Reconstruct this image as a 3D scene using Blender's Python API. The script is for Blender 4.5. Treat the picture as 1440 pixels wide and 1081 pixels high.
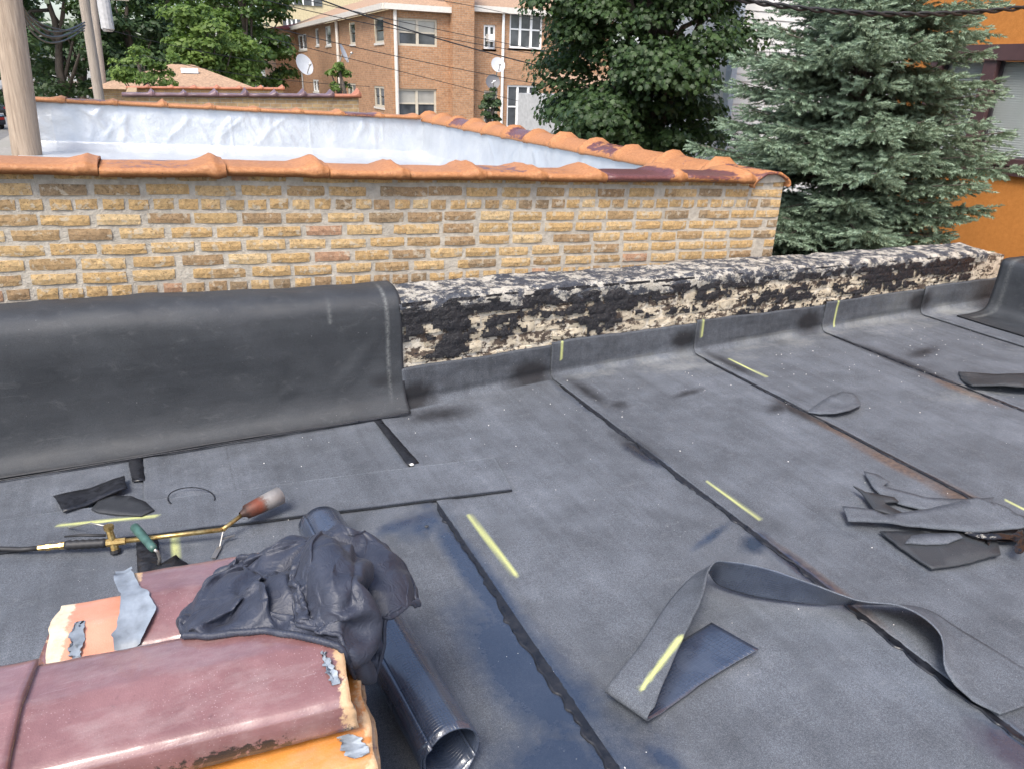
import bpy, bmesh, math, random
import numpy as np
from mathutils import Vector, Matrix

for o in list(bpy.data.objects):
    bpy.data.objects.remove(o)
scene = bpy.context.scene
C = scene.collection
R = math.radians

# ---------------------------------------------------------------- camera
CAM_H, F_PX, PW, PH = 1.55, 1048.0, 1440.0, 1081.0
_p, _r, _y = R(22.4), R(1.8), R(25.4)
FW = np.array([math.sin(_y)*math.cos(_p), math.cos(_y)*math.cos(_p), -math.sin(_p)])
_rt = np.array([math.cos(_y), -math.sin(_y), 0.0])
_up = np.cross(_rt, FW)
RT = _rt*math.cos(_r) + _up*math.sin(_r)
UP = _up*math.cos(_r) - _rt*math.sin(_r)
cd = bpy.data.cameras.new('camera')
cam = bpy.data.objects.new('camera', cd); C.objects.link(cam)
cam.matrix_world = Matrix(((RT[0], UP[0], -FW[0], 0), (RT[1], UP[1], -FW[1], 0),
                           (RT[2], UP[2], -FW[2], CAM_H), (0, 0, 0, 1)))
cd.sensor_width = 36.0
cd.lens = 36.0*F_PX/PW
cd.clip_start = 0.05; cd.clip_end = 3000
scene.camera = cam

# ---------------------------------------------------------------- light
SUN_EL, SUN_AZ = 54.0, 222.0            # degrees; azimuth clockwise from +Y
sunvec = Vector((math.sin(R(SUN_AZ))*math.cos(R(SUN_EL)), math.cos(R(SUN_AZ))*math.cos(R(SUN_EL)), math.sin(R(SUN_EL))))
w = bpy.data.worlds.new('World'); scene.world = w; w.use_nodes = True
wn = w.node_tree.nodes; wl = w.node_tree.links
sky = wn.new('ShaderNodeTexSky'); sky.sky_type = 'NISHITA'; sky.sun_disc = False
sky.sun_elevation = R(SUN_EL); sky.sun_rotation = R(SUN_AZ); sky.dust_density = 3.0; sky.air_density = 1.0; sky.ozone_density = 1.0
wl.new(sky.outputs[0], wn['Background'].inputs[0]); wn['Background'].inputs[1].default_value = 0.15
sl = bpy.data.lights.new('sun', 'SUN'); sun = bpy.data.objects.new('sun', sl); C.objects.link(sun)
sl.energy = 1.7; sl.angle = R(22.0); sl.color = (1.0, 0.95, 0.87)
sun.rotation_euler = (-sunvec).to_track_quat('-Z', 'Y').to_euler()
sun.location = (0, 0, 30)
vs = scene.view_settings
vs.view_transform = 'Standard'; vs.look = 'None'; vs.gamma = 1.0; vs.exposure = 1.15
vs.use_curve_mapping = False

# ---------------------------------------------------------------- helpers
def ray(px, py): return FW*F_PX + RT*(px-720.0) - UP*(py-540.5)
ORG = np.array([0, 0, CAM_H])
def atz(px, py, z=0.0):
    d = ray(px, py); return ORG + d*((z-CAM_H)/d[2])
def atY(px, py, Y):
    d = ray(px, py); return ORG + d*(Y/d[1])
def atX(px, py, X):
    d = ray(px, py); return ORG + d*(X/d[0])

def tag(o, label=None, cat=None, group=None, kind=None):
    if label: o['label'] = label
    if cat: o['category'] = cat
    if group: o['group'] = group
    if kind: o['kind'] = kind
    return o
def empty(name, loc=(0, 0, 0), rz=0.0):
    o = bpy.data.objects.new(name, None); C.objects.link(o)
    o.location = loc; o.rotation_euler = (0, 0, rz); o.empty_display_size = 0.1
    return o
def wloc(o):
    v = Vector((0, 0, 0))
    while o is not None:
        v += o.location; o = o.parent
    return np.array(v)
def link(name, me, mat=None, parent=None, loc=None):
    o = bpy.data.objects.new(name, me); C.objects.link(o)
    if mat is not None:
        me.materials.clear(); me.materials.append(mat)
    if parent is not None: o.parent = parent
    if loc is not None: o.location = loc
    return o
def mesh_np(name, V, F, smooth=False, attrs=None):
    """V (n,3) array; F (m,k) int array or list of lists."""
    me = bpy.data.meshes.new(name)
    V = np.asarray(V, dtype=np.float32)
    if isinstance(F, np.ndarray):
        m, k = F.shape
        me.vertices.add(len(V)); me.vertices.foreach_set('co', V.ravel())
        me.loops.add(m*k); me.loops.foreach_set('vertex_index', F.astype(np.int32).ravel())
        me.polygons.add(m)
        me.polygons.foreach_set('loop_start', np.arange(0, m*k, k, dtype=np.int32))
        me.polygons.foreach_set('loop_total', np.full(m, k, dtype=np.int32))
        me.update(calc_edges=True); me.validate()
    else:
        me.from_pydata(V.tolist(), [], F); me.update()
    me.polygons.foreach_set('use_smooth', np.full(len(me.polygons), bool(smooth)))
    if attrs:
        for n, a in attrs.items():
            a = np.asarray(a, dtype=np.float32)
            if a.ndim == 1:
                at = me.attributes.new(n, 'FLOAT', 'POINT'); at.data.foreach_set('value', a)
            else:
                at = me.attributes.new(n, 'FLOAT_COLOR', 'POINT'); at.data.foreach_set('color', a.ravel())
    return me
def grid_faces(nu, nv, off=0):
    i = np.arange(nu*nv).reshape(nu, nv)+off
    return np.stack([i[:-1, :-1], i[1:, :-1], i[1:, 1:], i[:-1, 1:]], -1).reshape(-1, 4)

# vectorised value noise
def _hash(ix, iy, iz, seed):
    h = (ix.astype(np.int64)*374761393 + iy.astype(np.int64)*668265263 + iz.astype(np.int64)*2147483647 + seed*974711) & 0xffffffff
    h = ((h ^ (h >> 13))*1274126177) & 0xffffffff
    h = (h ^ (h >> 16))
    h = (h*2246822519) & 0xffffffff
    return ((h ^ (h >> 15)) & 0xffffff)/float(0xffffff)
def vn(x, y, z=0.0, seed=0):
    x, y, z = np.broadcast_arrays(np.asarray(x, float), np.asarray(y, float), np.asarray(z, float))
    ix, iy, iz = np.floor(x), np.floor(y), np.floor(z)
    fx, fy, fz = x-ix, y-iy, z-iz
    fx, fy, fz = [f*f*(3-2*f) for f in (fx, fy, fz)]
    r = 0
    for a in (0, 1):
        for b in (0, 1):
            for c in (0, 1):
                r = r + _hash(ix+a, iy+b, iz+c, seed)*(fx if a else 1-fx)*(fy if b else 1-fy)*(fz if c else 1-fz)
    return r*2-1
def fbm(x, y, z=0.0, octv=4, seed=0, gain=0.5):
    r, a, s = 0, 1.0, 0.0
    x, y, z = np.asarray(x, float), np.asarray(y, float), np.asarray(z, float)
    for k in range(octv):
        r = r + a*vn(x, y, z, seed+k*17); s += a
        x, y, z, a = x*2.03+1.7, y*2.03+3.1, z*2.03+5.3, a*gain
    return r/s
def sstep(a, b, x):
    t = np.clip((np.asarray(x, float)-a)/(b-a), 0, 1); return t*t*(3-2*t)
def segd(x, y, ax, ay, bx, by):
    dx, dy = bx-ax, by-ay
    t = np.clip(((x-ax)*dx+(y-ay)*dy)/(dx*dx+dy*dy), 0, 1)
    return np.hypot(x-ax-t*dx, y-ay-t*dy), t

class MB:
    """collects shapes; build() links them as ONE mesh object"""
    def __init__(s): s.v = []; s.f = []
    def add(s, V, F):
        o = len(s.v); s.v += [tuple(map(float, p)) for p in V]; s.f += [[i+o for i in f] for f in F]; return s
    def box(s, a, b):
        x0, y0, z0 = a; x1, y1, z1 = b
        return s.add([(x0,y0,z0),(x1,y0,z0),(x1,y1,z0),(x0,y1,z0),(x0,y0,z1),(x1,y0,z1),(x1,y1,z1),(x0,y1,z1)],
                     [[0,3,2,1],[4,5,6,7],[0,1,5,4],[1,2,6,5],[2,3,7,6],[3,0,4,7]])
    def bar(s, p, q, wd, ht, up=(0, 0, 1)):
        p, q = Vector(p), Vector(q); d = (q-p).normalized(); u = Vector(up)
        sd = d.cross(u).normalized(); u = sd.cross(d).normalized()
        V = []
        for c in (p, q):
            for a, b in ((-1,-1),(1,-1),(1,1),(-1,1)): V.append(c+sd*(a*wd/2)+u*(b*ht/2))
        return s.add(V, [[0,1,2,3],[7,6,5,4],[0,4,5,1],[1,5,6,2],[2,6,7,3],[3,7,4,0]])
    def tube(s, path, rad, n=8, caps=True):
        path = [Vector(p) for p in path]; m = len(path)
        if not hasattr(rad, '__len__'): rad = [rad]*m
        V = []; prev = None
        for i, p in enumerate(path):
            d = (path[min(i+1, m-1)]-path[max(i-1, 0)]).normalized()
            if prev is None:
                u = d.orthogonal().normalized()
            else:
                u = (prev-d*prev.dot(d)).normalized()
            prev = u; w_ = d.cross(u)
            for k in range(n):
                a = 2*math.pi*k/n; V.append(p+(u*math.cos(a)+w_*math.sin(a))*rad[i])
        F = []
        for i in range(m-1):
            for k in range(n):
                F.append([i*n+k, i*n+(k+1) % n, (i+1)*n+(k+1) % n, (i+1)*n+k])
        if caps: F.append(list(range(n))[::-1]); F.append([(m-1)*n+k for k in range(n)])
        return s.add(V, F)
    def prism(s, pts, z0, z1):
        n = len(pts)
        return s.add([(p[0], p[1], z0) for p in pts]+[(p[0], p[1], z1) for p in pts],
                     [list(range(n))[::-1], list(range(n, 2*n))]+[[i, (i+1) % n, n+(i+1) % n, n+i] for i in range(n)])
    def sphere(s, c, r, nu=10, nv=7, sc=(1, 1, 1)):
        V = []; F = []
        for j in range(nv+1):
            t = math.pi*j/nv
            for i in range(nu):
                a = 2*math.pi*i/nu
                V.append((c[0]+r*sc[0]*math.sin(t)*math.cos(a), c[1]+r*sc[1]*math.sin(t)*math.sin(a), c[2]+r*sc[2]*math.cos(t)))
        for j in range(nv):
            for i in range(nu):
                F.append([j*nu+i, (j+1)*nu+i, (j+1)*nu+(i+1) % nu, j*nu+(i+1) % nu])
        return s.add(V, F)
    def build(s, name, mat, parent=None, smooth=False, local=False, bevel=0.0):
        V = np.array(s.v, dtype=float)
        if parent is not None and not local: V = V - wloc(parent)
        me = bpy.data.meshes.new(name); me.from_pydata(V.tolist(), [], s.f); me.update()
        if bevel > 0:
            bm = bmesh.new(); bm.from_mesh(me)
            bmesh.ops.bevel(bm, geom=list(bm.edges), offset=bevel, segments=1, affect='EDGES', clamp_overlap=True)
            bm.to_mesh(me); bm.free()
        for p in me.polygons: p.use_smooth = smooth
        return link(name, me, mat, parent)
def build_np(name, V, F, mat, parent=None, smooth=True, attrs=None):
    V = np.asarray(V, float)
    if parent is not None: V = V - wloc(parent)
    return link(name, mesh_np(name, V, F, smooth, attrs), mat, parent)

# node-material helper
class NM:
    def __init__(s, name):
        s.m = bpy.data.materials.new(name); s.m.use_nodes = True
        s.t = s.m.node_tree; s.n = s.t.nodes; s.l = s.t.links
        s.b = s.n['Principled BSDF']; s.out = s.n['Material Output']
        s.geo = s.n.new('ShaderNodeNewGeometry'); s.pos = s.geo.outputs['Position']
    def put(s, sock, v):
        if hasattr(v, 'is_output'): s.l.new(v, sock)
        elif isinstance(v, (tuple, list)) and len(v) == 3 and sock.type == 'RGBA': sock.default_value = (*v, 1)
        else: sock.default_value = v
    def set(s, **k):
        al = dict(color='Base Color', rough='Roughness', metal='Metallic', normal='Normal', spec='Specular IOR Level', coat='Coat Weight', coat_rough='Coat Roughness', alpha='Alpha', emit='Emission Color', emits='Emission Strength', trans='Transmission Weight', sheen='Sheen Weight')
        for a, v in k.items(): s.put(s.b.inputs[al[a]], v)
        return s
    def mapv(s, scale=(1, 1, 1), vec=None, rot=(0, 0, 0)):
        n = s.n.new('ShaderNodeMapping'); n.inputs['Scale'].default_value = scale; n.inputs['Rotation'].default_value = rot
        s.l.new(vec or s.pos, n.inputs[0]); return n.outputs[0]
    def noise(s, scale=5, detail=3, rough=0.55, vec=None, dist=0.0):
        n = s.n.new('ShaderNodeTexNoise'); n.inputs['Scale'].default_value = scale; n.inputs['Detail'].default_value = detail
        n.inputs['Roughness'].default_value = rough; n.inputs['Distortion'].default_value = dist
        s.l.new(vec or s.pos, n.inputs['Vector']); return n.outputs['Fac']
    def voro(s, scale=5, feature='F1', vec=None):
        n = s.n.new('ShaderNodeTexVoronoi'); n.inputs['Scale'].default_value = scale; n.feature = feature
        s.l.new(vec or s.pos, n.inputs['Vector']); return n.outputs['Distance']
    def ramp(s, fac, stops, interp='LINEAR'):
        n = s.n.new('ShaderNodeValToRGB'); s.put(n.inputs[0], fac); r = n.color_ramp; r.interpolation = interp
        while len(r.elements) < len(stops): r.elements.new(0.5)
        for e, (p, c) in zip(r.elements, stops):
            e.position = p; e.color = (c, c, c, 1) if not isinstance(c, (tuple, list)) else (*c, 1)
        return n.outputs[0]
    def mix(s, fac, a, b, mode='MIX'):
        n = s.n.new('ShaderNodeMix'); n.data_type = 'RGBA'; n.blend_type = mode
        s.put(n.inputs[0], fac); s.put(n.inputs[6], a); s.put(n.inputs[7], b); return n.outputs[2]
    def math(s, op, a, b=0.0, c=0.0, clamp=False):
        n = s.n.new('ShaderNodeMath'); n.operation = op; n.use_clamp = clamp
        s.put(n.inputs[0], a); s.put(n.inputs[1], b); s.put(n.inputs[2], c); return n.outputs[0]
    def attr(s, name, out='Fac'):
        n = s.n.new('ShaderNodeAttribute'); n.attribute_name = name; return n.outputs[out]
    def sep(s, col):
        n = s.n.new('ShaderNodeSeparateColor'); s.l.new(col, n.inputs[0]); return n.outputs
    def rand(s):
        n = s.n.new('ShaderNodeObjectInfo'); return n.outputs['Random']
    def bump(s, h, strength=0.3, dist=0.01, normal=None):
        n = s.n.new('ShaderNodeBump'); n.inputs['Strength'].default_value = strength; n.inputs['Distance'].default_value = dist
        s.put(n.inputs['Height'], h)
        if normal is not None: s.l.new(normal, n.inputs['Normal'])
        return n.outputs[0]
def simple(name, col, rough=0.6, metal=0.0, var=0.15, nscale=8, bump=0.0, bscale=60, spec=0.5, bdist=0.003):
    k = NM(name); n = k.noise(nscale, 4)
    c0 = tuple(x*(1-var) for x in col); c1 = tuple(min(1, x*(1+var)) for x in col)
    k.set(color=k.ramp(n, [(0.3, c0), (0.7, c1)]), rough=rough, metal=metal, spec=spec)
    if bump > 0: k.set(normal=k.bump(k.noise(bscale, 3), bump, bdist))
    return k.m
# ================================================================ our roof
XB = [-4.0, -1.0, 0.96, 1.876, 2.937, 4.06, 5.275, 7.0]
YBV = [3.24, 3.27, 3.30, 3.40, 3.45, 3.50, 3.57, 3.66]
def yb(x): return np.interp(x, XB, YBV)
def yw(x): return yb(x)+0.03
def ztop(x): return 0.55-0.028*(np.asarray(x, float)-1.0)
SEAMS = [-3.30, -2.27, -1.24, -0.21, 0.83, 1.855, 2.88, 4.0, 5.05, 6.1]

def m_membrane():
    k = NM('granulated_membrane')
    s1 = k.sep(k.attr('m1', 'Color')); al = k.attr('m1', 'Alpha')
    gloss, brown, chalk, dust = s1[0], s1[1], s1[2], al
    soot_dark = k.attr('m2')  # soot marks plus the shade painted over the upstand
    gran = k.math('ADD', k.math('MULTIPLY', k.noise(480, 2, 0.7), .72), k.math('MULTIPLY', k.noise(150, 3, 0.75), .28))
    mid = k.noise(5.5, 5, 0.6); big = k.noise(1.3, 3, 0.5)
    base = k.ramp(gran, [(0.34, (0.054, 0.061, 0.072)), (0.5, (0.102, 0.114, 0.134)), (0.66, (0.205, 0.22, 0.245))])
    base = k.mix(0.8, base, k.ramp(mid, [(0.3, 0.66), (0.7, 1.22)]), 'MULTIPLY')
    base = k.mix(0.8, base, k.ramp(big, [(0.3, 0.75), (0.7, 1.15)]), 'MULTIPLY')
    # faint lengthwise roller streaks
    st = k.noise(1.0, 3, 0.6, k.mapv((26, 0.9, 1)))
    base = k.mix(0.5, base, k.ramp(st, [(0.35, 0.82), (0.65, 1.12)]), 'MULTIPLY')
    scuff = k.noise(14, 6, 0.7, k.mapv((1, 2.2, 1)), 1.5)
    base = k.mix(k.math('MULTIPLY', k.ramp(scuff, [(0.57, 0.0), (0.74, 1.0)]), 0.30), base, (0.24, 0.25, 0.26))
    nb = k.noise(26, 5, 0.65)
    def soft(m, lo=0.25, hi=0.75):          # break a mask up with noise
        return k.ramp(k.math('ADD', m, k.math('MULTIPLY', k.math('SUBTRACT', nb, 0.5), 0.55)), [(lo, 0.0), (hi, 1.0)])
    g, b_, d_, soot_shade = soft(gloss, .25, .75), soft(brown, .2, .9), soft(dust, .35, 1.0), soft(soot_dark, .15, .85)
    base = k.mix(k.math('MULTIPLY', b_, 0.75), base, k.ramp(k.noise(55, 4), [(0.35, (0.06, 0.036, 0.024)), (0.7, (0.16, 0.10, 0.065))]))
    base = k.mix(k.math('MULTIPLY', d_, 0.55), base, (0.38, 0.39, 0.36))
    base = k.mix(k.math('MULTIPLY', g, 0.80), base, (0.014, 0.025, 0.052))
    base = k.mix(k.math('MULTIPLY', soot_shade, 0.93), base, (0.012, 0.012, 0.014))
    # stray pale grit
    vo = k.voro(34); gate = k.ramp(k.noise(2.1, 2), [(0.50, 0.0), (0.62, 1.0)])
    base = k.mix(k.math('MULTIPLY', k.ramp(vo, [(0.035, 1.0), (0.05, 0.0)]), gate), base, (0.6, 0.6, 0.57))
    ch = k.math('MULTIPLY', chalk, k.ramp(k.noise(260, 3, 0.7), [(0.25, 0.45), (0.55, 1.0)]), clamp=True)
    base = k.mix(ch, base, (0.70, 0.74, 0.27))
    rough = k.mix(g, k.mix(k.math('MULTIPLY', soot_shade, 0.7), (0.86, 0.86, 0.86), (0.55, 0.55, 0.55)), (0.24, 0.24, 0.24))
    h = k.math('ADD', k.math('MULTIPLY', gran, k.math('SUBTRACT', 1.0, k.math('MULTIPLY', g, 0.8))), k.math('MULTIPLY', k.noise(11, 4), 1.6))
    k.set(color=base, rough=rough, spec=0.35, coat=k.math('MULTIPLY', g, .9), coat_rough=.12, normal=k.bump(h, 0.6, 0.005))
    return k.m
M_MEMB = m_membrane()
def m_bitumen():
    k = NM('shiny_bitumen'); n = k.noise(40, 4)
    k.set(color=k.ramp(n, [(0.3, (0.006, 0.0065, 0.009)), (0.7, (0.018, 0.020, 0.026))]), rough=k.ramp(n, [(0.3, 0.25), (0.7, 0.6)]), normal=k.bump(k.noise(70, 4), 0.5, 0.004))
    return k.m
M_BIT = m_bitumen()
def m_underside():
    k = NM('embossed_underside_film')
    wv = k.n.new('ShaderNodeTexBrick'); wv.inputs['Scale'].default_value = 1.0
    uv = k.attr('strip_uv', 'Vector')
    k.l.new(k.mapv((110, 110, 110), uv), wv.inputs['Vector']); wv.offset = 0.0
    for i_, c_ in (('Color1', 1.0), ('Color2', 1.0), ('Mortar', 0.0)): wv.inputs[i_].default_value = (c_, c_, c_, 1)
    wv.inputs['Mortar Size'].default_value = 0.12; wv.inputs['Mortar Smooth'].default_value = 1.0
    wv.inputs['Brick Width'].default_value = 1.0; wv.inputs['Row Height'].default_value = 1.0
    n = k.noise(9, 4)
    k.set(color=k.ramp(n, [(0.3, (0.026, 0.036, 0.062)), (0.7, (0.052, 0.067, 0.100))]), rough=k.ramp(n, [(0.3, 0.20), (0.7, 0.32)]), spec=1.0, coat=.8, coat_rough=.18,
          normal=k.bump(k.math('ADD', wv.outputs['Color'], k.math('MULTIPLY', k.noise(22, 3), 1.5)), 0.38, 0.003))
    return k.m
M_UNDER = m_underside()
M_SHEET = None
def m_sheet():
    k = NM('smooth_dark_membrane')
    gran = k.noise(420, 2, 0.7); mid = k.noise(4, 5, 0.6)
    base = k.ramp(gran, [(0.3, (0.019, 0.0215, 0.025)), (0.7, (0.046, 0.051, 0.058))])
    base = k.mix(0.9, base, k.ramp(mid, [(0.3, 0.78), (0.7, 1.2)]), 'MULTIPLY')
    st = k.noise(1.0, 3, 0.6, k.mapv((1.2, 1.2, 30)))
    base = k.mix(0.5, base, k.ramp(st, [(0.35, 0.85), (0.65, 1.12)]), 'MULTIPLY')
    scf = k.noise(11, 7, .72, k.mapv((1, 1, 1.8)), 1.2)
    base = k.mix(k.math('MULTIPLY', k.ramp(scf, [(.56, 0.0), (.74, 1.0)]), .16), base, (.22, .225, .225))
    soot_dark = k.ramp(k.math('ADD', k.attr('m2'), k.math('MULTIPLY', k.math('SUBTRACT', k.noise(18, 5), 0.5), 0.5)), [(0.2, 0.0), (0.85, 1.0)])
    base = k.mix(k.math('MULTIPLY', soot_dark, 0.9), base, (0.013, 0.014, 0.017))
    vo = k.voro(19); base = k.mix(k.ramp(vo, [(0.016, 0.7), (0.03, 0.0)]), base, (0.5, 0.5, 0.48))
    wht = k.attr('m3'); base = k.mix(k.math('MULTIPLY', wht, k.ramp(k.noise(90, 3), [(0.35, 0.1), (0.6, 0.75)])), base, (0.45, 0.47, 0.45))
    k.set(color=base, rough=k.ramp(mid, [(0.3, 0.50), (0.7, 0.66)]), spec=0.5, normal=k.bump(k.math('ADD', gran, k.math('MULTIPLY', k.noise(16, 4), 2.0)), 0.4, 0.004))
    return k.m
M_SHEET = m_sheet()

roof = MB().box((-4.0, -3.0, -0.25), (6.2, 3.24, -0.02)).build('roof', simple('roof_deck', (0.05, 0.05, 0.05), 0.8))
tag(roof, 'flat roof laid with granulated black membrane sheets', None, kind='structure')

CHALK = [(0.912, 2.263, 0.921, 1.864, .010), (1.937, 2.131, 1.939, 1.818, .008), (3.022, 3.295, 3.033, 2.981, .008),
         (3.001, 1.542, 3.001, 1.25, .008), (-0.483, 2.737, -0.168, 2.68, .009), (-0.113, 2.528, -0.112, 2.389, .010), (4.10, 1.9, 4.10, 1.6, .012)]
def blob(x, y, cx, cy, rx, ry, rot=0.0):
    c, s = math.cos(rot), math.sin(rot)
    u = ((x-cx)*c+(y-cy)*s)/rx; v = (-(x-cx)*s+(y-cy)*c)/ry
    return np.clip(1.25-np.sqrt(u*u+v*v)*0.75, 0, 1)*(u*u+v*v < 2.8)
def masks(x, y, hw):
    n = fbm(x*7, y*7, 0, 4, 5)
    g = np.zeros_like(x)
    for b in ((.70, 1.10, .26, .20, 0), (.76, 1.45, .13, .36, .12), (.735, 2.28, .13, .09, .3), (.80, 1.9, .055, .5, .03), (.66, 2.30, .12, .05, .2),
              (1.82, 2.42, .035, .13, .15), (1.81, 2.52, .05, .04, .5), (1.81, 1.70, .08, .05, .5), (1.85, 1.50, .04, .20, 0),
              (1.80, .72, .09, .12, .2), (1.70, 1.80, .13, .022, .35), (.95, 1.05, .035, .08, .4)):
        g = np.maximum(g, blob(x, y, *b)*(0.9 if b[3] > .2 else .8))
    for sx in SEAMS:
        g = np.maximum(g, 0.55*np.clip(1-np.abs(x-(sx-.03))/.05, 0, 1)*(0.5+0.5*vn(y*1.6, sx*3, 0, 3)))
    g = g+0.16*n*(g > 0.05)
    br = np.zeros_like(x)
    for b in ((2.83, 1.95, .045, .22, 0), (2.84, 1.55, .055, .30, 0), (3.95, 2.42, .05, .22, 0), (1.86, 1.45, .03, .25, 0), (2.85, 2.35, .03, .3, 0)):
        br = np.maximum(br, blob(x, y, *b))
    ch = np.zeros_like(x)
    for ax, ay, bx, by, wd in CHALK:
        d, t = segd(x, y, ax, ay, bx, by)
        ch = np.maximum(ch, np.clip(1.25-d/wd*0.95, 0, 1)*(0.55+0.45*np.sin(np.pi*np.clip(t, .12, .8))))
    for sx in (1.92, 2.93, 4.12):           # short marks on the upstand
        ch = np.maximum(ch, 0.8*np.clip(1.2-np.abs(x-sx)/.010, 0, 1)*(hw > (.02 if sx > 4 else .10)))
    du = sstep(0.75, 0.0, yb(x)-y)*(0.45+0.6*fbm(x*3, y*6, 0, 4, 9))*(x > 1.8)*(hw < .05)
    du = np.maximum(du, 0.55*sstep(0.10, 0.02, np.abs(yb(x)-.05-y))*(x > 1.86)*(0.6+0.6*fbm(x*5, y*5, 2, 3, 19)))
    du = np.maximum(du, 0.5*(x > 3.6)*(0.4+fbm(x*2, y*2.5, 0, 4, 29)))
    soot_shade = np.zeros_like(x)
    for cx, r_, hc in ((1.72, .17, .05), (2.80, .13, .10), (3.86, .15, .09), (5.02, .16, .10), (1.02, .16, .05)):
        soot_shade = np.maximum(soot_shade, np.clip(1.25-np.hypot((x-cx)/r_, (hw-hc)/(r_*.6))*0.85, 0, 1)*(hw > 0.0))
    soot_shade = np.maximum(soot_shade, .40*(hw > .025))  # whole upstand darkened: dimmer look of an upright face painted in, besides torching
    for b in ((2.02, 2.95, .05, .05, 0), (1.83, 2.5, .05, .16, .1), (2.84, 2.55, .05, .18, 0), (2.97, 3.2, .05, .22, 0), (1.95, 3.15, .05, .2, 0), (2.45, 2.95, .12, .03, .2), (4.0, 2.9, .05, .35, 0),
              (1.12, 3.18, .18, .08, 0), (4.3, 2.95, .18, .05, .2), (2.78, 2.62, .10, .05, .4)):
        soot_shade = np.maximum(soot_shade, .75*blob(x, y, *b))
    soot_shade = np.maximum(soot_shade, .6*np.clip(1-np.abs(y-3.205)/.03, 0, 1)*(x < .98)*(hw <= 0)*(0.5+0.5*vn(x*4, 0, 0, 7)))
    for sx in SEAMS[4:]:
        soot_shade = np.maximum(soot_shade, 0.6*np.clip(1.2-np.abs(x-sx+.008)/.013, 0, 1)*(0.65+0.5*vn(y*3, sx, 0, 13)))
    for sx in SEAMS:
        for fr in (.33, .68): soot_shade = np.maximum(soot_shade, .34*np.clip(1.3-np.abs(x-sx-fr-.004*np.sin(y*2.1))/.006, 0, 1)*(hw <= 0)*np.clip(.5+vn(y*1.3, sx*7+fr, 0, 23), 0, 1))
    for kx, ky, kr, sd_ in ((1.25, 1.95, .05, 1), (1.42, 2.2, .045, 2), (2.2, 2.35, .05, 3), (2.45, 2.15, .045, 4), (3.3, 2.6, .05, 5), (1.1, 2.9, .06, 6), (.35, 2.9, .06, 7), (2.3, 2.95, .06, 8), (.6, 1.75, .05, 9), (3.45, 2.0, .06, 10)):
        soot_shade = np.maximum(soot_shade, .22*blob(x, y, kx, ky, kr, kr*2.1, .5*math.sin(sd_)))
    return np.stack([np.clip(g, 0, 1), np.clip(br, 0, 1), np.clip(ch, 0, 1), np.clip(du, 0, 1)], -1), np.clip(soot_shade, 0, 1)
def sheet_z(x, y):
    return 0.0035*fbm(x*1.6, y*1.1, 0, 3, 41)+0.0012*fbm(x*9, y*9, 0, 2, 43)
def membrane(i):
    x0, x1 = SEAMS[i], SEAMS[i+1]+0.07
    st = 0.013 if 0 <= x1 and x0 < 4.2 else 0.03
    xs = np.linspace(x0, x1, max(8, int((x1-x0)/st)))
    ys = np.concatenate([np.arange(-2.9, 0.6, .08), np.arange(0.6, 3.0, st), np.linspace(3.0, 1, 1)])
    t = np.concatenate([(np.arange(-2.9, 0.6, .08)+2.9)/6.1, np.linspace(3.5/6.1, 1, int(2.7/st))])
    na, nw = 6, 14
    X = np.repeat(xs[:, None], len(t)+na+nw, 1); Y = np.zeros_like(X); Z = np.zeros_like(X); H = np.zeros_like(X)
    r = 0.045; b = yb(xs)+.018+np.where(xs < .97, .035, 0.0)
    edge = 0.004*vn(xs*9, 0, 0, i)
    hb = np.where(xs < .97, .12, 0.205-0.018*(xs-x0)+edge)
    nt = len(t)
    Y[:, :nt] = -2.9+t[None, :]*(b[:, None]-r+2.9)
    a = np.linspace(0, math.pi/2, na+1)[1:]
    Y[:, nt:nt+na] = b[:, None]-r+r*np.sin(a)[None, :]; Z[:, nt:nt+na] = r*(1-np.cos(a))[None, :]
    H[:, nt:nt+na] = Z[:, nt:nt+na]
    q = np.linspace(0, 1, nw+1)[1:]
    Y[:, nt+na:] = b[:, None]+0.006*fbm(X[:, nt+na:]*3, q[None, :]*2, 0, 3, 50+i)
    Z[:, nt+na:] = r+q[None, :]*(hb[:, None]-r); H[:, nt+na:] = Z[:, nt+na:]
    flat = np.clip(1-H/.03, 0, 1)
    lift = 0.0065*sstep(0.11, 0.03, X-x0)-0.005*sstep(x1-0.10, x1-.07, X)
    Z += (sheet_z(X, Y)+lift)*flat
    Y -= lift*(1-flat)
    m1, soot_shade = masks(X, Y, H)
    V = np.stack([X, Y, Z], -1); nu, nv = X.shape
    F = grid_faces(nu, nv)
    # skirt on the lapping edge and along the top edge
    V = V.reshape(-1, 3); m1 = m1.reshape(-1, 4); soot_shade = soot_shade.ravel()
    e = np.arange(nv); lo = V[e].copy(); lo[:, 2] -= np.where(H[0] < .02, .006, 0); lo[:, 1] += np.where(H[0] >= .02, .006, 0)
    o1 = len(V); F1 = np.stack([e[:-1], e[1:], o1+e[1:], o1+e[:-1]], -1)
    top = np.arange(nu)*nv+nv-1; hi = V[top].copy(); hi[:, 1] += 0.02; o2 = o1+len(lo)
    j = np.arange(nu-1); F2 = np.stack([top[:-1], top[1:], o2+j+1, o2+j], -1)
    V = np.concatenate([V, lo, hi]); F = np.concatenate([F, F1, F2])
    m1 = np.concatenate([m1, m1[e]*0, m1[top]*0]); soot_shade = np.concatenate([soot_shade, soot_shade[e]*0+.8, soot_shade[top]*0+.5])
    build_np('membrane_sheet', V, F, M_MEMB, roof, True, {'m1': m1, 'm2': soot_shade})
for i in range(len(SEAMS)-1): membrane(i)

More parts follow.
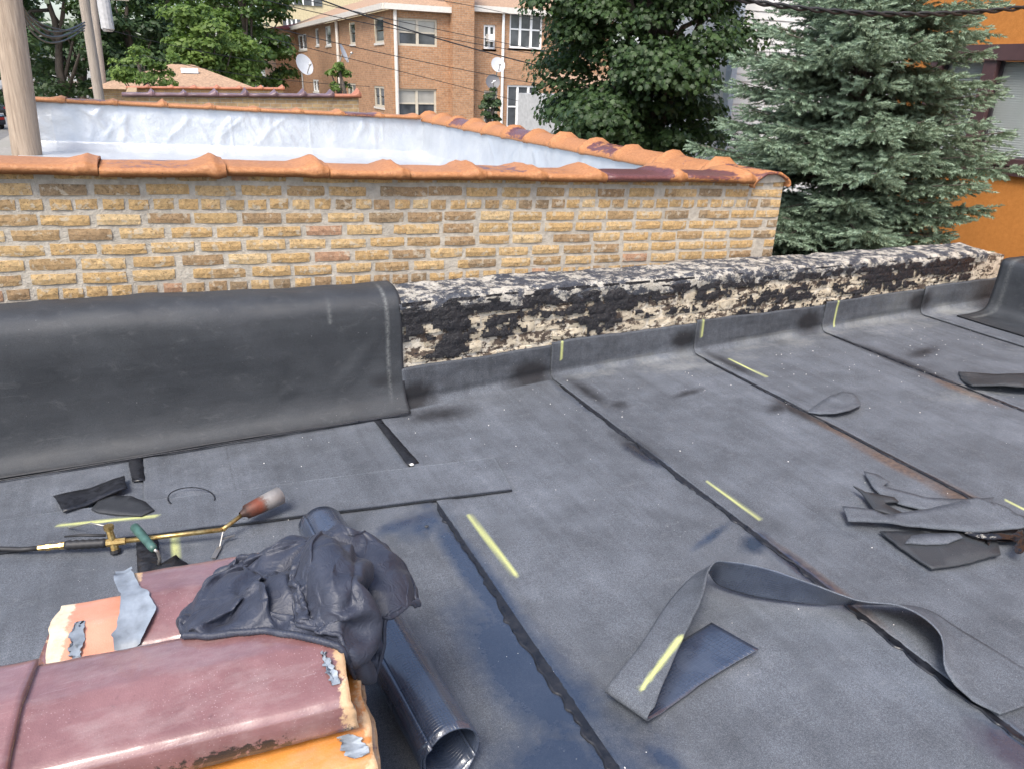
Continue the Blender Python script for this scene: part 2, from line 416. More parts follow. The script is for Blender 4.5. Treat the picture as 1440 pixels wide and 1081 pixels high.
def wavy_bead(sx, y0, y1, wmin, wmax, seed, z=0.006):
    n = int((y1-y0)/.008); ys = np.linspace(y0, y1, n)
    wl = wmin+(wmax-wmin)*np.clip(0.5+0.9*fbm(ys*6, seed, 0, 4, seed), 0, 1)
    wl = wl*(1+.35*vn(ys*45, 0, 0, seed+50)); fade = np.minimum(1, np.minimum(np.arange(n), np.arange(n)[::-1])/8.0); wl = wl*fade+.001
    cols = []
    for q, zz in ((0.0, 0.0062), (0.35, 0.006), (0.75, 0.0045), (0.92, 0.0055), (1.0, -0.002)):
        xx = sx-wl*q; cols.append(np.stack([xx, ys, sheet_z(xx, ys)+zz+0.0008*vn(xx*90, ys*90, 0, seed)], -1))
    V = np.stack(cols, 1); F = grid_faces(n, len(cols))
    build_np('bitumen_bead', V.reshape(-1, 3), F[:, ::-1], M_BIT, roof, True)
wavy_bead(0.832, 1.02, 2.40, .012, .040, 1)
wavy_bead(0.832, .2, 1.02, .012, .03, 2)
wavy_bead(1.857, 0.3, 1.55, .015, .035, 3); wavy_bead(1.857, 1.55, 2.55, .012, .03, 4); wavy_bead(1.857, 2.55, 3.30, .01, .02, 5)
wavy_bead(2.882, 1.2, 2.4, .008, .018, 6); wavy_bead(2.882, 2.5, 3.36, .01, .02, 7)
wavy_bead(4.002, 1.5, 2.35, .01, .02, 8); wavy_bead(4.002, 2.5, 3.42, .008, .016, 9)

def flat_piece(name, pts, z, th, mat, parent=None, curl=None, res=0.02, label=None, cat=None, group=None, gloss=0.0, soot_dark=0.0, smooth=True):
    """a cut scrap of sheet: outline pts (x,y) filled with a grid, optional curl(x,y)->dz"""
    P = np.array([p[:2] for p in pts], float)
    bm = bmesh.new()
    n = len(P); dense = []
    for i in range(n):
        a, b = P[i], P[(i+1) % n]; k = max(1, int(np.hypot(*(b-a))/res))
        for j in range(k): dense.append(a+(b-a)*j/k)
    dense = np.array(dense)
    jit = 0.0022*np.stack([vn(dense[:, 0]*120, dense[:, 1]*120, 1, 3), vn(dense[:, 0]*120, dense[:, 1]*120, 5, 4)], -1)
    dense = dense+jit
    vs_ = [bm.verts.new((p[0], p[1], 0)) for p in dense]
    bm.faces.new(vs_)
    bmesh.ops.triangulate(bm, faces=bm.faces[:])
    for _ in range(2):
        long_e = [e for e in bm.edges if e.calc_length() > res*1.8]
        if not long_e: break
        bmesh.ops.subdivide_edges(bm, edges=long_e, cuts=1)
        bmesh.ops.triangulate(bm, faces=bm.faces[:])
    bm.normal_update()
    if sum(f.normal.z for f in bm.faces) < 0: bmesh.ops.reverse_faces(bm, faces=bm.faces[:])
    r = bmesh.ops.extrude_face_region(bm, geom=bm.faces[:])
    newv = [v for v in r['geom'] if isinstance(v, bmesh.types.BMVert)]
    for v in newv: v.co.z += th
    for v in bm.verts:
        dz = curl(v.co.x, v.co.y) if curl else 0.0
        v.co.z += z+dz+float(sheet_z(v.co.x, v.co.y))
    bmesh.ops.recalc_face_normals(bm, faces=bm.faces[:])
    me = bpy.data.meshes.new(name)
    off = wloc(parent) if parent is not None else np.array([P[:, 0].mean(), P[:, 1].mean(), 0])
    for v in bm.verts: v.co -= Vector(off)
    bm.to_mesh(me); bm.free()
    nv = len(me.vertices)
    at = me.attributes.new('m1', 'FLOAT_COLOR', 'POINT'); cc = np.tile(np.array([gloss, 0, 0, 0], np.float32), (nv, 1))
    if name == 'cover_strip':
        vv = np.array([v.co for v in me.vertices])+off; cc[:, 2] = masks(vv[:, 0], vv[:, 1], 0*vv[:, 0])[0][:, 2]
    at.data.foreach_set('color', cc.ravel())
    at = me.attributes.new('m2', 'FLOAT', 'POINT'); at.data.foreach_set('value', np.full(nv, soot_dark, np.float32))
    for p in me.polygons: p.use_smooth = smooth and abs(p.normal.z) > .4
    o = link(name, me, mat, parent)
    if parent is None: o.location = off
    if label: tag(o, label, cat, group)
    return o
# cross strip laid over the ends of the left sheets, and the bitumen gaps beside it
d_ = lambda x: 2.36-0.15*(x-1.136)
def cover_strip():
    xs = np.linspace(-2.6, 1.16, 300); v = np.linspace(0, 1, 24); X, Vv = np.meshgrid(xs, v, indexing='ij')
    X = X+np.where(X > 1.0, (X-1.0)/.16, 0)*(-.024+.046*Vv)
    lo, hi = 2.36-0.15*(X-1.136), 2.648-0.115*(X-1.18)
    Y = lo+(hi-lo)*Vv+.003*vn(X*3, Vv*2, 0, 8); Z = sheet_z(X, Y)+.0135+.0015*vn(X*6, Y*6, 0, 12)
    m1, soot_shade = masks(X, Y, 0*X); V = np.stack([X, Y, Z], -1).reshape(-1, 3); n = len(V); i = np.arange(n).reshape(X.shape)
    low = V.copy(); low[:, 2] -= .010
    rim = [np.stack([e[:-1], e[1:], e[1:]+n, e[:-1]+n], -1)[:, ::-1] for e in (i[0, :], i[-1, ::-1], i[::-1, 0], i[:, -1])]
    soot_shade = np.clip(soot_shade*.3, 0, 1).ravel()
    m1[..., 0] = 0; m1[..., 1] = 0; m1[..., 3] = 0
    build_np('cover_strip', np.concatenate([V, low]), np.concatenate([grid_faces(*X.shape)]+rim), M_MEMB, roof, True, {'m1': np.concatenate([m1.reshape(-1, 4), np.zeros((n, 4))]), 'm2': np.concatenate([soot_shade, np.full(n, .9)])})
cover_strip()
flat_piece('bitumen_gap', [(.795, 3.21), (.83, 3.2), (.862, 2.72), (.81, 2.715)], 0.0075, 0.002, M_BIT, roof)
flat_piece('bitumen_gap', [(-.27, 3.215), (-.215, 3.21), (-.205, 2.985), (-.25, 2.99)], 0.0085, 0.002, M_BIT, roof)
flat_piece('bitumen_gap', [(-.235, 2.53), (-.165, 2.52), (-.155, 2.18), (-.225, 2.19)], 0.0085, 0.002, M_BIT, roof)

# ---------------------------------------------------------------- our parapet
def m_tarred(name, cream):
    k = NM(name)
    n1 = k.noise(9, 6, 0.65, k.mapv((1.0, 1.0, 2.4)), 0.6); n2 = k.noise(45, 5, 0.65)
    stain = k.ramp(k.math('ADD', n1, k.math('MULTIPLY', k.math('SUBTRACT', n2, 0.5), 0.5)), [(0.44, 0.0), (0.50, 1.0)])
    br = k.ramp(k.noise(30, 4), [(0.3, (0.035, 0.026, 0.022)), (0.7, (0.12, 0.088, 0.066))])
    cr = k.ramp(k.noise(22, 5, 0.7), [(0.25, (0.34, 0.28, 0.20)), (0.55, cream), (0.8, (0.80, 0.75, 0.66))])
    k.set(color=k.mix(stain, br, cr), rough=0.85, normal=k.bump(k.math('ADD', n2, k.noise(160, 3)), 0.9, 0.008))
    return k.m
M_PBRICK = m_tarred('tar_stained_brick', (0.55, 0.48, 0.36))
M_PMORT = m_tarred('crumbling_mortar', (0.66, 0.60, 0.49))
def m_tar():
    k = NM('old_black_tar'); n = k.noise(55, 5, 0.7)
    fleck = k.ramp(k.noise(130, 4, 0.7), [(0.66, 0.0), (0.74, 1.0)])
    col = k.mix(k.math('MULTIPLY', fleck, 0.75), k.ramp(n, [(0.3, (0.006, 0.006, 0.008)), (0.7, (0.024, 0.025, 0.03))]), (0.42, 0.38, 0.30))
    k.set(color=col, rough=k.ramp(k.noise(20, 3), [(0.35, 0.18), (0.7, 0.48)]), normal=k.bump(k.math('ADD', n, k.math('MULTIPLY', k.noise(180, 3), 0.6)), 1.0, 0.010))
    return k.m
M_TAR = m_tar()
def m_cap():
    k = NM('weathered_cap_mortar')
    n = k.noise(11, 9, 0.80, k.mapv((.9, 1.2, 1.3)), 0.0); n2 = k.noise(30, 5, 0.7)
    col = k.ramp(n2, [(0.25, (0.22, 0.20, 0.165)), (0.5, (0.42, 0.395, 0.34)), (0.8, (0.64, 0.61, 0.55))])
    col = k.mix(k.ramp(n, [(0.46, 0.0), (0.52, 1.0)]), col, k.ramp(n2, [(0.35, (0.02, 0.022, 0.03)), (0.7, (0.07, 0.08, 0.10))]))
    k.set(color=col, rough=0.75, normal=k.bump(k.math('ADD', n2, k.noise(110, 4)), 0.9, 0.010))
    return k.m
M_CAP = m_cap()

par = empty('parapet_wall', (1.5, 3.5, -0.02))
tag(par, 'low roof parapet of bare bricks streaked with black tar and cream mortar', 'wall')
PX0, PX1 = -3.2, 6.0
def pslope(x): return -0.02*(np.asarray(x, float)-1.0)
V = []; xs = np.linspace(PX0, PX1, 80)
for x in xs:
    y0 = float(yw(x))+.014; y1 = y0+.28; z1 = float(ztop(x))-.045
    V += [(x, y0, -.02), (x, y0, z1), (x, y1, z1), (x, y1, -.02)]
F = []
for i in range(len(xs)-1):
    for k in range(3): F.append([i*4+k, i*4+k+1, i*4+4+k+1, i*4+4+k][::-1])
F += [[0, 1, 2, 3], [len(V)-1, len(V)-2, len(V)-3, len(V)-4]]
MBw = MB().add(V, F); MBw.build('mortar_core', M_PMORT, par)

def brick_mesh(L, H, D, seed, rough=0.0035, nx=4, nz=2):
    """front at y=0, body to y=+D; ragged front"""
    rnd = random.Random(seed); bm_v = []; F = []
    xs_ = [-L/2+L*i/nx for i in range(nx+1)]; zs_ = [-H/2+H*i/nz for i in range(nz+1)]
    for i, x in enumerate(xs_):
        for j, z in enumerate(zs_):
            ed = (i in (0, nx)) or (j in (0, nz)); cor = (i in (0, nx)) and (j in (0, nz))
            y = rnd.uniform(0, rough)+(0.0035 if ed else 0)+(0.003 if cor else 0)
            sx = (-1 if i == nx else 1 if i == 0 else 0); sz = (-1 if j == nz else 1 if j == 0 else 0)
            bm_v.append((x+rnd.uniform(-.3, 1)*rough*sx*1.2+(rnd.uniform(-1, 1)*.008 if not ed else 0), y, z+rnd.uniform(-.3, 1)*rough*sz*1.2))
    for i in range(nx):
        for j in range(nz):
            a = i*(nz+1)+j; F.append([a, a+nz+1, a+nz+2, a+1])
    # border to back
    ring = [i*(nz+1) for i in range(nx+1)]+[nx*(nz+1)+j for j in range(1, nz+1)]+[i*(nz+1)+nz for i in range(nx-1, -1, -1)]+[j for j in range(nz-1, 0, -1)]
    b0 = len(bm_v)
    for r_ in ring: x, y, z = bm_v[r_]; bm_v.append((x, D, z))
    m = len(ring)
    for k in range(m): F.append([ring[k], b0+k, b0+(k+1) % m, ring[(k+1) % m]])
    me = bpy.data.meshes.new('brick'); me.from_pydata(bm_v, [], F); me.update()
    for p in me.polygons: p.use_smooth = False
    return me
pb = [brick_mesh(.205, .059, .05, s, .006) for s in range(8)]
for m_ in pb: m_.materials.append(M_PBRICK)
rnd = random.Random(4)
off = wloc(par)
for row in range(7):
    zc = 0.115+row*.069
    x = 1.10+(row % 2)*.105
    while x < 5.55:
        z = zc+float(pslope(x))+rnd.uniform(-.004, .004)
        if z < float(ztop(x))-.075 and x > 1.09:
            o = link('brick', pb[rnd.randrange(8)], None, par)
            o.location = Vector((x, float(yw(x))+rnd.uniform(-.003, .005), z))-Vector(off)
            o.rotation_euler = (rnd.uniform(-.03, .03), rnd.uniform(-.02, .02), math.atan(.05)+rnd.uniform(-.03, .03))
        x += .217+rnd.uniform(-.006, .006)
# crown of the wall: lumpy mortar cap
def cap(x0, x1):
    xs = np.linspace(x0, x1, int((x1-x0)/.012)); t = np.linspace(0, 1, 26)
    prof_y = np.interp(t, [0, .12, .25, .75, .9, 1], [0.0, -.006, .03, .25, .295, .30])
    prof_z = np.interp(t, [0, .12, .25, .75, .9, 1], [-.085, -.03, 0.0, 0.012, -.02, -.10])
    X = np.repeat(xs[:, None], len(t), 1)
    n = fbm(X*8, prof_y[None, :]*8, prof_z[None, :]*14, 5, 61, .6)
    Y = yw(X)+prof_y[None, :]+n*.012*np.where(prof_y < .05, 1, .3)[None, :]
    Z = ztop(X)+prof_z[None, :]+n*.016+.012*fbm(X*2.2, 0, 0, 3, 62)
    V = np.stack([X, Y, Z], -1).reshape(-1, 3)
    build_np('mortar_cap', V, grid_faces(*X.shape), M_CAP, par, True)
cap(0.975, 5.75)
# tar still clinging to the face: only where the mask keeps it
def tar(x0, x1):
    st = .0085
    xs = np.arange(x0, x1, st); hs = np.linspace(0, 1, 52)
    X = np.repeat(xs[:, None], len(hs), 1); zt = ztop(X)+.0
    Zr = 0.13+hs[None, :]*(zt-.015-.13)
    rowz = (Zr-.115-pslope(X))/.069
    joint = np.abs(rowz-np.round(rowz)-0.0)           # 0 at brick centre, .5 at joint
    n = fbm(X*3.3, 0, Zr*8.0, 5, 71, .62)
    n2 = fbm(X*16, 0, Zr*26, 4, 72, .6)
    top = np.clip((Zr-(zt-.30))/.24, 0, 1)
    left = np.clip(1-(X-1.0)/3.5, 0, 1)
    row_i = np.round(rowz); cxx = (X-1.10-(row_i % 2)*.105)/.217; jx = np.clip((np.abs(cxx-np.round(cxx))-.44)/.04, 0, 1)
    mask = 0.12-.45*jx*(1-.6*top)+1.0*n+0.85*n2+0.62*(top-.5)-0.80*np.clip(joint-.32, 0, 1)*5*(1-.5*top)*np.clip(.6+1.2*fbm(X*2.2, Zr*3, 4, 2, 75), 0, 1)+.0*left
    mask = np.where(Zr > zt-.055, mask-.40*np.clip((Zr-zt+.055)/.03, 0, 1), mask)
    Y = yw(X)-.002-0.007*np.clip(mask, 0, .9)-.004*np.clip(n2, -.4, 1)+.0035*np.clip(joint-.40, 0, 1)/.1
    V = np.stack([X, Y, Zr], -1).reshape(-1, 3); F = grid_faces(*X.shape)
    mk = mask.ravel(); keep = (mk[F] > 0.02).sum(1) >= 3
    Fk = F[keep]; used = np.unique(Fk); mp = np.full(len(V), -1); mp[used] = np.arange(len(used))
    build_np('tar_coating', V[used], mp[Fk], M_TAR, par, True)
tar(0.985, 5.60)

# side parapet and its cover
sp = MB().box((5.62, -3.0, -.02), (5.92, 3.40, .37)).build('parapet_wall', M_PMORT)
tag(sp, 'side parapet running along the roof edge beneath a dark draped sheet', 'wall')

def drape(name, s0, s1, ns, place, prof, mat, seed, label, group=None, edge_wave=.01, amp=.012):
    """sheet draped over a wall: s runs along the wall, prof = [(out,z)] across"""
    pr = np.array(prof, float); seg = np.concatenate([[0], np.cumsum(np.hypot(*np.diff(pr, axis=0).T))]); T = seg[-1]
    t = np.linspace(0, T, 90)
    # smooth the polyline
    tt = np.linspace(0, T, 400); o_ = np.interp(tt, seg, pr[:, 0]); z_ = np.interp(tt, seg, pr[:, 1])
    ker = np.hanning(41); ker /= ker.sum()
    o_ = np.convolve(np.pad(o_, 20, 'edge'), ker, 'valid'); z_ = np.convolve(np.pad(z_, 20, 'edge'), ker, 'valid')
    O = np.interp(t, tt, o_); Z = np.interp(t, tt, z_)
    tx = np.gradient(O, t); tz = np.gradient(Z, t); nl = np.hypot(tx, tz)+1e-9; nx, nz = -tz/nl, tx/nl
    s = np.linspace(s0, s1, ns); S = np.repeat(s[:, None], len(t), 1); Tm = np.repeat(t[None, :], ns, 0)
    wob = amp*fbm(S*1.7, Tm*3.0, 0, 3, seed)+.006*fbm(S*6+Tm*5, Tm*3-S*2, 0, 3, seed+5)
    fold = (np.clip(fbm((S+Tm*.9)*3.2, (S-Tm)*1.2, 0, 2, seed+9), 0, 1)*.016+.010*np.exp(-(fbm((S-.7*Tm)*2.1, (S+Tm)*.8, 0, 2, seed+19)/.06)**2))*sstep(.12, .3, Tm)*sstep(T-.02, T-.25, Tm)
    wob = (wob+fold)*sstep(0, .10, Tm)
    ew = edge_wave*fbm(s*2.5, 0, 0, 3, seed+2)
    res = []
    for th in (0.0, -.005):
        OO = O[None, :]+nx[None, :]*(wob+th); ZZ = Z[None, :]+nz[None, :]*(wob+th)
        OO = OO+(ew[:, None])*sstep(.15, 0, Tm)
        res.append(place(S, OO, ZZ))
    nu, nv = S.shape; a, b = res[0].reshape(-1, 3), res[1].reshape(-1, 3); n = nu*nv
    F = grid_faces(nu, nv); i = np.arange(n).reshape(nu, nv)
    rim = []
    for e in (i[0, :], i[-1, ::-1], i[::-1, 0], i[:, -1]): rim.append(np.stack([e[:-1], e[1:], e[1:]+n, e[:-1]+n], -1))
    F = np.concatenate([F, F[:, ::-1]+n]+rim)
    soot_dark = 0.75*sstep(.05, .0, Tm)+.8*np.clip(1.2-np.hypot((S-s1+.1)/.10, (Tm-.2)/.05), 0, 1)
    soot_dark = np.maximum(soot_dark, .6*np.clip(fbm(S*1.3, Tm*4, 0, 4, seed+21)*1.6-.35, 0, 1))
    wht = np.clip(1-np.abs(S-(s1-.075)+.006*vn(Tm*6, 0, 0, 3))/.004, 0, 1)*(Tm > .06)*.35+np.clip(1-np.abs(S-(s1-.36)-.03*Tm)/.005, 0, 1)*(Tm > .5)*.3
    soot_dark = np.tile(soot_dark.ravel(), 2); wht = np.tile(wht.ravel(), 2)
    V = np.concatenate([a, b]); c0 = np.array([V[:, 0].mean(), V[:, 1].mean(), 0])
    o = link(name, mesh_np(name, V-c0, F, True, {'m2': np.clip(soot_dark, 0, 1), 'm3': np.clip(wht, 0, 1)}), mat); o.location = c0
    tag(o, label, 'roofing sheet', group)
    return o
PROF = [(-.115, .010), (-.085, .018), (-.035, .055), (-.012, .13), (-.008, .25), (-.010, .44), (-.002, .53), (.04, .575), (.12, .592), (.24, .588), (.30, .56), (.318, .50), (.320, .30)]
def place_left(S, O, Z): return np.stack([S, yw(S)+O, Z+(np.minimum(1, Z/.3))*(ztop(S)-.55)], -1)
wv = np.linspace(-2.8, .98, 420); tb = .0045+.003*np.clip(fbm(wv*9, 0, 0, 3, 33), -.6, 1)
MB().tube([Vector((x, float(yw(x))-.117+.004*float(vn(x*8, 0, 0, 6)), .0115)) for x in wv], list(tb), 6).build('bitumen_bead', M_BIT, roof, True)
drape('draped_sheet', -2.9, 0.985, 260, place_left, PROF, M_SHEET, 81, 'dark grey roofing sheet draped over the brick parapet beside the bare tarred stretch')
PROF2 = [(-.36, .012), (-.20, .014), (-.06, .022), (-.02, .06), (-.012, .2), (-.012, .36), (-.006, .405), (.03, .415), (.15, .42), (.28, .415), (.32, .39), (.325, .2)]
def place_right(S, O, Z): return np.stack([5.61+O, S, Z], -1)[:, :, :]
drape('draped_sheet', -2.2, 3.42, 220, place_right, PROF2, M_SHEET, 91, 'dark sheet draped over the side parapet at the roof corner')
# ================================================================ ground
GZ = -3.3
def m_ground():
    k = NM('ground_mix'); n = k.noise(0.25, 4); n2 = k.noise(6, 5, 0.6)
    c = k.ramp(n2, [(0.3, (0.20, 0.19, 0.17)), (0.7, (0.33, 0.31, 0.28))])
    k.set(color=k.mix(k.ramp(n, [(0.45, 0.0), (0.55, 1.0)]), c, (0.25, 0.24, 0.21)), rough=0.9, normal=k.bump(n2, 0.4, 0.02))
    return k.m
g = MB().add([(-900, -300, GZ), (900, -300, GZ), (900, 1500, GZ), (-900, 1500, GZ)], [[0, 1, 2, 3]]).build('ground', m_ground())
tag(g, kind='structure')
# body of our own building below the roof
tag(MB().box((-4.0, -3.0, GZ), (5.95, 3.62, -.26)).build('brick_garage', simple('plain_brick_body', (0.30, 0.22, 0.14), 0.9)),
    'low brick garage carrying the flat roof in the foreground', 'building')

# ================================================================ neighbour's garage
NS = -0.037
def zs(x): return NS*np.asarray(x, float)
def m_wallbrick():
    k = NM('yellow_common_brick')
    r = k.rand()
    base = k.ramp(r, [(0.0, (0.43, 0.295, 0.14)), (0.16, (0.47, 0.315, 0.145)), (0.34, (0.36, 0.245, 0.125)), (0.50, (0.50, 0.35, 0.175)), (0.62, (0.31, 0.21, 0.115)), (0.72, (0.45, 0.30, 0.14)), (0.84, (0.39, 0.235, 0.145)), (0.88, (0.27, 0.195, 0.115)), (0.95, (0.54, 0.40, 0.22))], 'CONSTANT')
    n = k.noise(38, 6, 0.7, None, .5); n2 = k.noise(170, 4, 0.7)
    col = k.mix(0.85, base, k.ramp(n, [(0.30, 0.50), (0.5, 1.0), (0.70, 1.42)]), 'MULTIPLY')
    pit = k.ramp(k.noise(95, 4, 0.75), [(0.35, 1.0), (0.43, 0.0)])
    col = k.mix(k.math('MULTIPLY', pit, 0.75), col, (0.05, 0.035, 0.022))
    sm = k.ramp(k.math('ADD', k.noise(24, 4), k.math('MULTIPLY', n2, .2)), [(0.66, 0.0), (0.72, 1.0)])
    col = k.mix(k.math('MULTIPLY', sm, 0.7), col, (0.48, 0.43, 0.34))
    red = k.ramp(k.noise(20, 3), [(0.62, 0.0), (0.78, 0.35)])
    col = k.mix(red, col, (0.40, 0.17, 0.08))
    k.set(color=col, rough=0.9, normal=k.bump(k.math('ADD', n, n2), 0.8, 0.006))
    return k.m
def m_mortar(name='smeared_mortar', c=(0.42, 0.385, 0.325)):
    k = NM(name); n = k.noise(30, 5, 0.6); n2 = k.noise(3.2, 4, .6)
    col = k.ramp(n, [(0.25, tuple(x*.72 for x in c)), (0.75, tuple(x*1.25 for x in c))])
    col = k.mix(0.6, col, k.ramp(n2, [(0.3, .8), (0.7, 1.15)]), 'MULTIPLY')
    k.set(color=col, rough=0.92, normal=k.bump(k.math('ADD', n, k.noise(140, 3)), 0.8, 0.006))
    return k.m
M_WB, M_MORT = m_wallbrick(), m_mortar()
ng = empty('brick_garage', (1.3, 7.5, GZ))
tag(ng, 'yellow brick garage with orange painted coping and silver coated roof next door', 'building')
# mortar body of the walls (sheared with the slope of the courses)
def slab(x0, x1, y0, y1, z0, z1, slope_bottom=False):
    V = [(x, y, z+(NS*x if (z == z1 or slope_bottom) else 0)) for z in (z0, z1) for x, y in ((x0, y0), (x1, y0), (x1, y1), (x0, y1))]
    return V, [[0,3,2,1],[4,5,6,7],[0,1,5,4],[1,2,6,5],[2,3,7,6],[3,0,4,7]]
wall = MB()
wall.add(*slab(-2.9, 3.925, 4.0045, 4.22, GZ, 1.088))
wall.add(*slab(3.66, 3.92, 4.225, 11.0, GZ, 1.085)); wall.add(*slab(-1.36, 3.92, 11.01, 11.25, GZ, 1.085)); wall.add(*slab(-1.36, -1.2, 4.23, 11.0, GZ, .42))
wall = wall.build('wall', M_MORT, ng)
wb_s = [brick_mesh(.193+.004*(s % 3-1), .0515, .06, 100+s, .0028) for s in range(10)]
wb_h = [brick_mesh(.090, .0515, .06, 130+s, .0028, 3, 2) for s in range(6)]
for m_ in wb_s+wb_h: m_.materials.append(M_WB)
rnd = random.Random(11); off = Vector(wloc(wall))
for row in range(-2, 9):
    zc = 0.934-row*.069; hdr = row == 0 or row == 6
    stp = .108 if hdr else .216
    x = -2.0+({0: 0}.get(row % 2, .108))+rnd.uniform(-.03, .03)
    if row > 5: x += 1.0
    while x < 3.925-(.05 if hdr else .1):
        sc = 1.0; jit = rnd.uniform(-.006, .006)
        half = (not hdr) and rnd.random() < .07
        me = rnd.choice(wb_h) if (hdr or half) else rnd.choice(wb_s)
        Lh = .094 if (hdr or half) else .2
        if x+Lh/2 < 3.923:
            o = link('brick', me, None, wall)
            o.location = Vector((x+jit, 3.9945+rnd.uniform(-.0015, .002), zc+NS*x+rnd.uniform(-.003, .003)))-off
            o.rotation_euler = (0, -NS+rnd.uniform(-.008, .008), rnd.uniform(-.004, .004)); o.scale = (rnd.uniform(.96, 1.02), 1, rnd.uniform(.93, 1.05))
        x += stp*(.55 if half else 1)+rnd.uniform(-.003, .003)
    # closer at the right corner
    o = link('brick', rnd.choice(wb_h), None, wall); o.location = Vector((3.878, 3.9945, zc+NS*3.878))-off; o.rotation_euler = (0, -NS, 0)

def m_coping():
    k = NM('orange_painted_clay')
    wear = k.attr('wear')
    n = k.noise(13, 6, 0.7, k.mapv((1, 1.0, 2.0)), 0.4); n2 = k.noise(60, 5, .65)
    up = k.n.new('ShaderNodeSeparateXYZ'); k.l.new(k.geo.outputs['Normal'], up.inputs[0])
    m = k.math('ADD', k.math('ADD', n, k.math('MULTIPLY', k.math('SUBTRACT', n2, .5), .35)), k.math('SUBTRACT', wear, 0.5))
    worn = k.ramp(m, [(0.52, 0.0), (0.56, 1.0)])
    org = k.ramp(n2, [(0.25, (0.27, 0.105, 0.038)), (0.55, (0.385, 0.168, 0.064)), (0.8, (0.46, 0.235, 0.11))])
    org = k.mix(.5, org, k.ramp(k.noise(3.1, 3), [(.3, .8), (.7, 1.15)]), 'MULTIPLY')
    chip = k.ramp(k.noise(75, 4, .7), [(0.30, 1.0), (0.37, 0.0)])
    org = k.mix(k.math('MULTIPLY', chip, .7), org, (0.07, 0.03, 0.02))
    pur = k.ramp(n2, [(0.3, (0.075, 0.026, 0.026)), (0.7, (0.16, 0.062, 0.058))])
    k.set(color=k.mix(worn, org, pur), rough=k.ramp(worn, [(0, .62), (1, .35)]), normal=k.bump(k.math('ADD', n2, k.math('MULTIPLY', n, 2)), 0.5, 0.006))
    return k.m
M_COP = m_coping()
CP = np.array([(-.189, -.041), (-.192, -.034), (-.191, -.025), (-.183, -.016), (-.15, -.012), (-.07, -.008), (0, -.007), (.07, -.008), (.15, -.012), (.183, -.016), (.191, -.025), (.192, -.034), (.189, -.041)])
def coping_tile(L, seed, wear, mat, parent, place, hump=.036, n=22, wid=1.0):
    """shell of one coping tile, bell end at +x; place(x,y,z)->world arrays"""
    rn = random.Random(seed)
    wb = .13+.05*rn.random(); x = np.concatenate([np.linspace(0.002, L-wb, max(3, n-14)), np.linspace(L-wb+.01, L-.02, 13), [L-.006, L-.002]])
    u = np.clip((x-(L-wb))/(wb-.05), 0, 1); hp = (u**1.25)*np.where(x > L-.05, np.clip((L-x)/.05, .30, 1)**.7, 1)*(.75+.5*rn.random())
    nz = fbm(x*9, seed*3.1, 0, 3, seed)
    X = np.repeat(x[:, None], len(CP), 1)
    wgt = np.clip((CP[:, 1]+.05)/.042, 0, 1)
    Y = CP[None, :, 0]*wid*(1+.10*hp[:, None])+0.0
    Z = CP[None, :, 1]+wgt[None, :]**2*hp[:, None]*hump*(1+.25*rn.uniform(-1, 1))+.0035*fbm(X*14, Y*14, seed, 3, seed+1)+.014*hp[:, None]*fbm(X*22, Y*22, seed, 3, seed+2)
    top = place(X, Y, Z); low = place(X, Y*.91, Z-.016)
    nu, nv = X.shape; N = nu*nv; i = np.arange(N).reshape(nu, nv); F = grid_faces(nu, nv)
    rim = [np.stack([e[:-1], e[1:], e[1:]+N, e[:-1]+N], -1) for e in (i[0, :], i[-1, ::-1], i[::-1, 0], i[:, -1])]
    V = np.concatenate([top.reshape(-1, 3), low.reshape(-1, 3)])
    F = np.concatenate([F, F[:, ::-1]+N]+rim)[:, ::-1]
    wv = np.tile((wear-.55*hp[:, None]*1.0+.12*(CP[None, :, 1] > -.0125)-.12*(CP[None, :, 1] < -.03)).ravel(), 2)
    return build_np('coping_tile', V, F, mat, parent, True, {'wear': wv+.10*rn.uniform(-1, 1)})
JX = [-2.75, -2.2, -1.7, -1.22, -.74, -.23, .313, .804, 1.224, 1.667, 2.045, 2.453, 3.033, 3.60]
WR = [.3, .3, .3, .28, .18, .30, .36, .30, .30, .34, .42, .78, .70]
for i in range(len(JX)-1):
    x0 = JX[i]
    tz, tt, ty = [.006*math.sin(i*q) for q in (2.3, 4.1, 3.3)]
    coping_tile(JX[i+1]-x0, i, WR[i]-.03, M_COP, ng, lambda X, Y, Z, x0=x0: np.stack([X+x0, 4.11+Y+ty, 1.130+Z+tz*.7+tt*2.0*(X-.25)+NS*(X+x0)], -1))
# right-hand row, running back; and the far row
yy = 3.955; i = 0
while yy < 10.9:
    L = .60; y0 = yy
    coping_tile(L, 40+i, .22+.25*(i % 3 == 0), M_COP, ng, lambda X, Y, Z, y0=y0: np.stack([3.785-Y, y0+X, 1.100+Z*1.2+.062*(1-np.clip(np.abs(Y)/.165, 0, 1)**2.2)+NS*3.78], -1), hump=.038, wid=.86)
    yy += L; i += 1
xx = -1.42; i = 0
while xx < 3.5:
    L = min(.56, 3.6-xx); x0 = xx
    coping_tile(L, 70+i, .24+(.35 if i == 7 else 0)+.1*(i % 4 == 1), M_COP, ng, lambda X, Y, Z, x0=x0: np.stack([X+x0, 11.13+Y, 1.125+Z+NS*(X+x0)], -1), hump=.034, n=18)
    xx += L; i += 1
# mortar bed under the open end of the right-hand row
a = np.linspace(0, math.pi, 12); pts = [(3.785+.145*math.cos(t), 1.075+.070*math.sin(t)+NS*3.78) for t in a]
MB().add([(x, 3.99, z) for x, z in pts]+[(x, 4.2, z) for x, z in pts], [list(range(12))[::-1]]+[[i, i+1, 13+i, 12+i] for i in range(11)]).build('mortar_bed', M_MORT, ng)

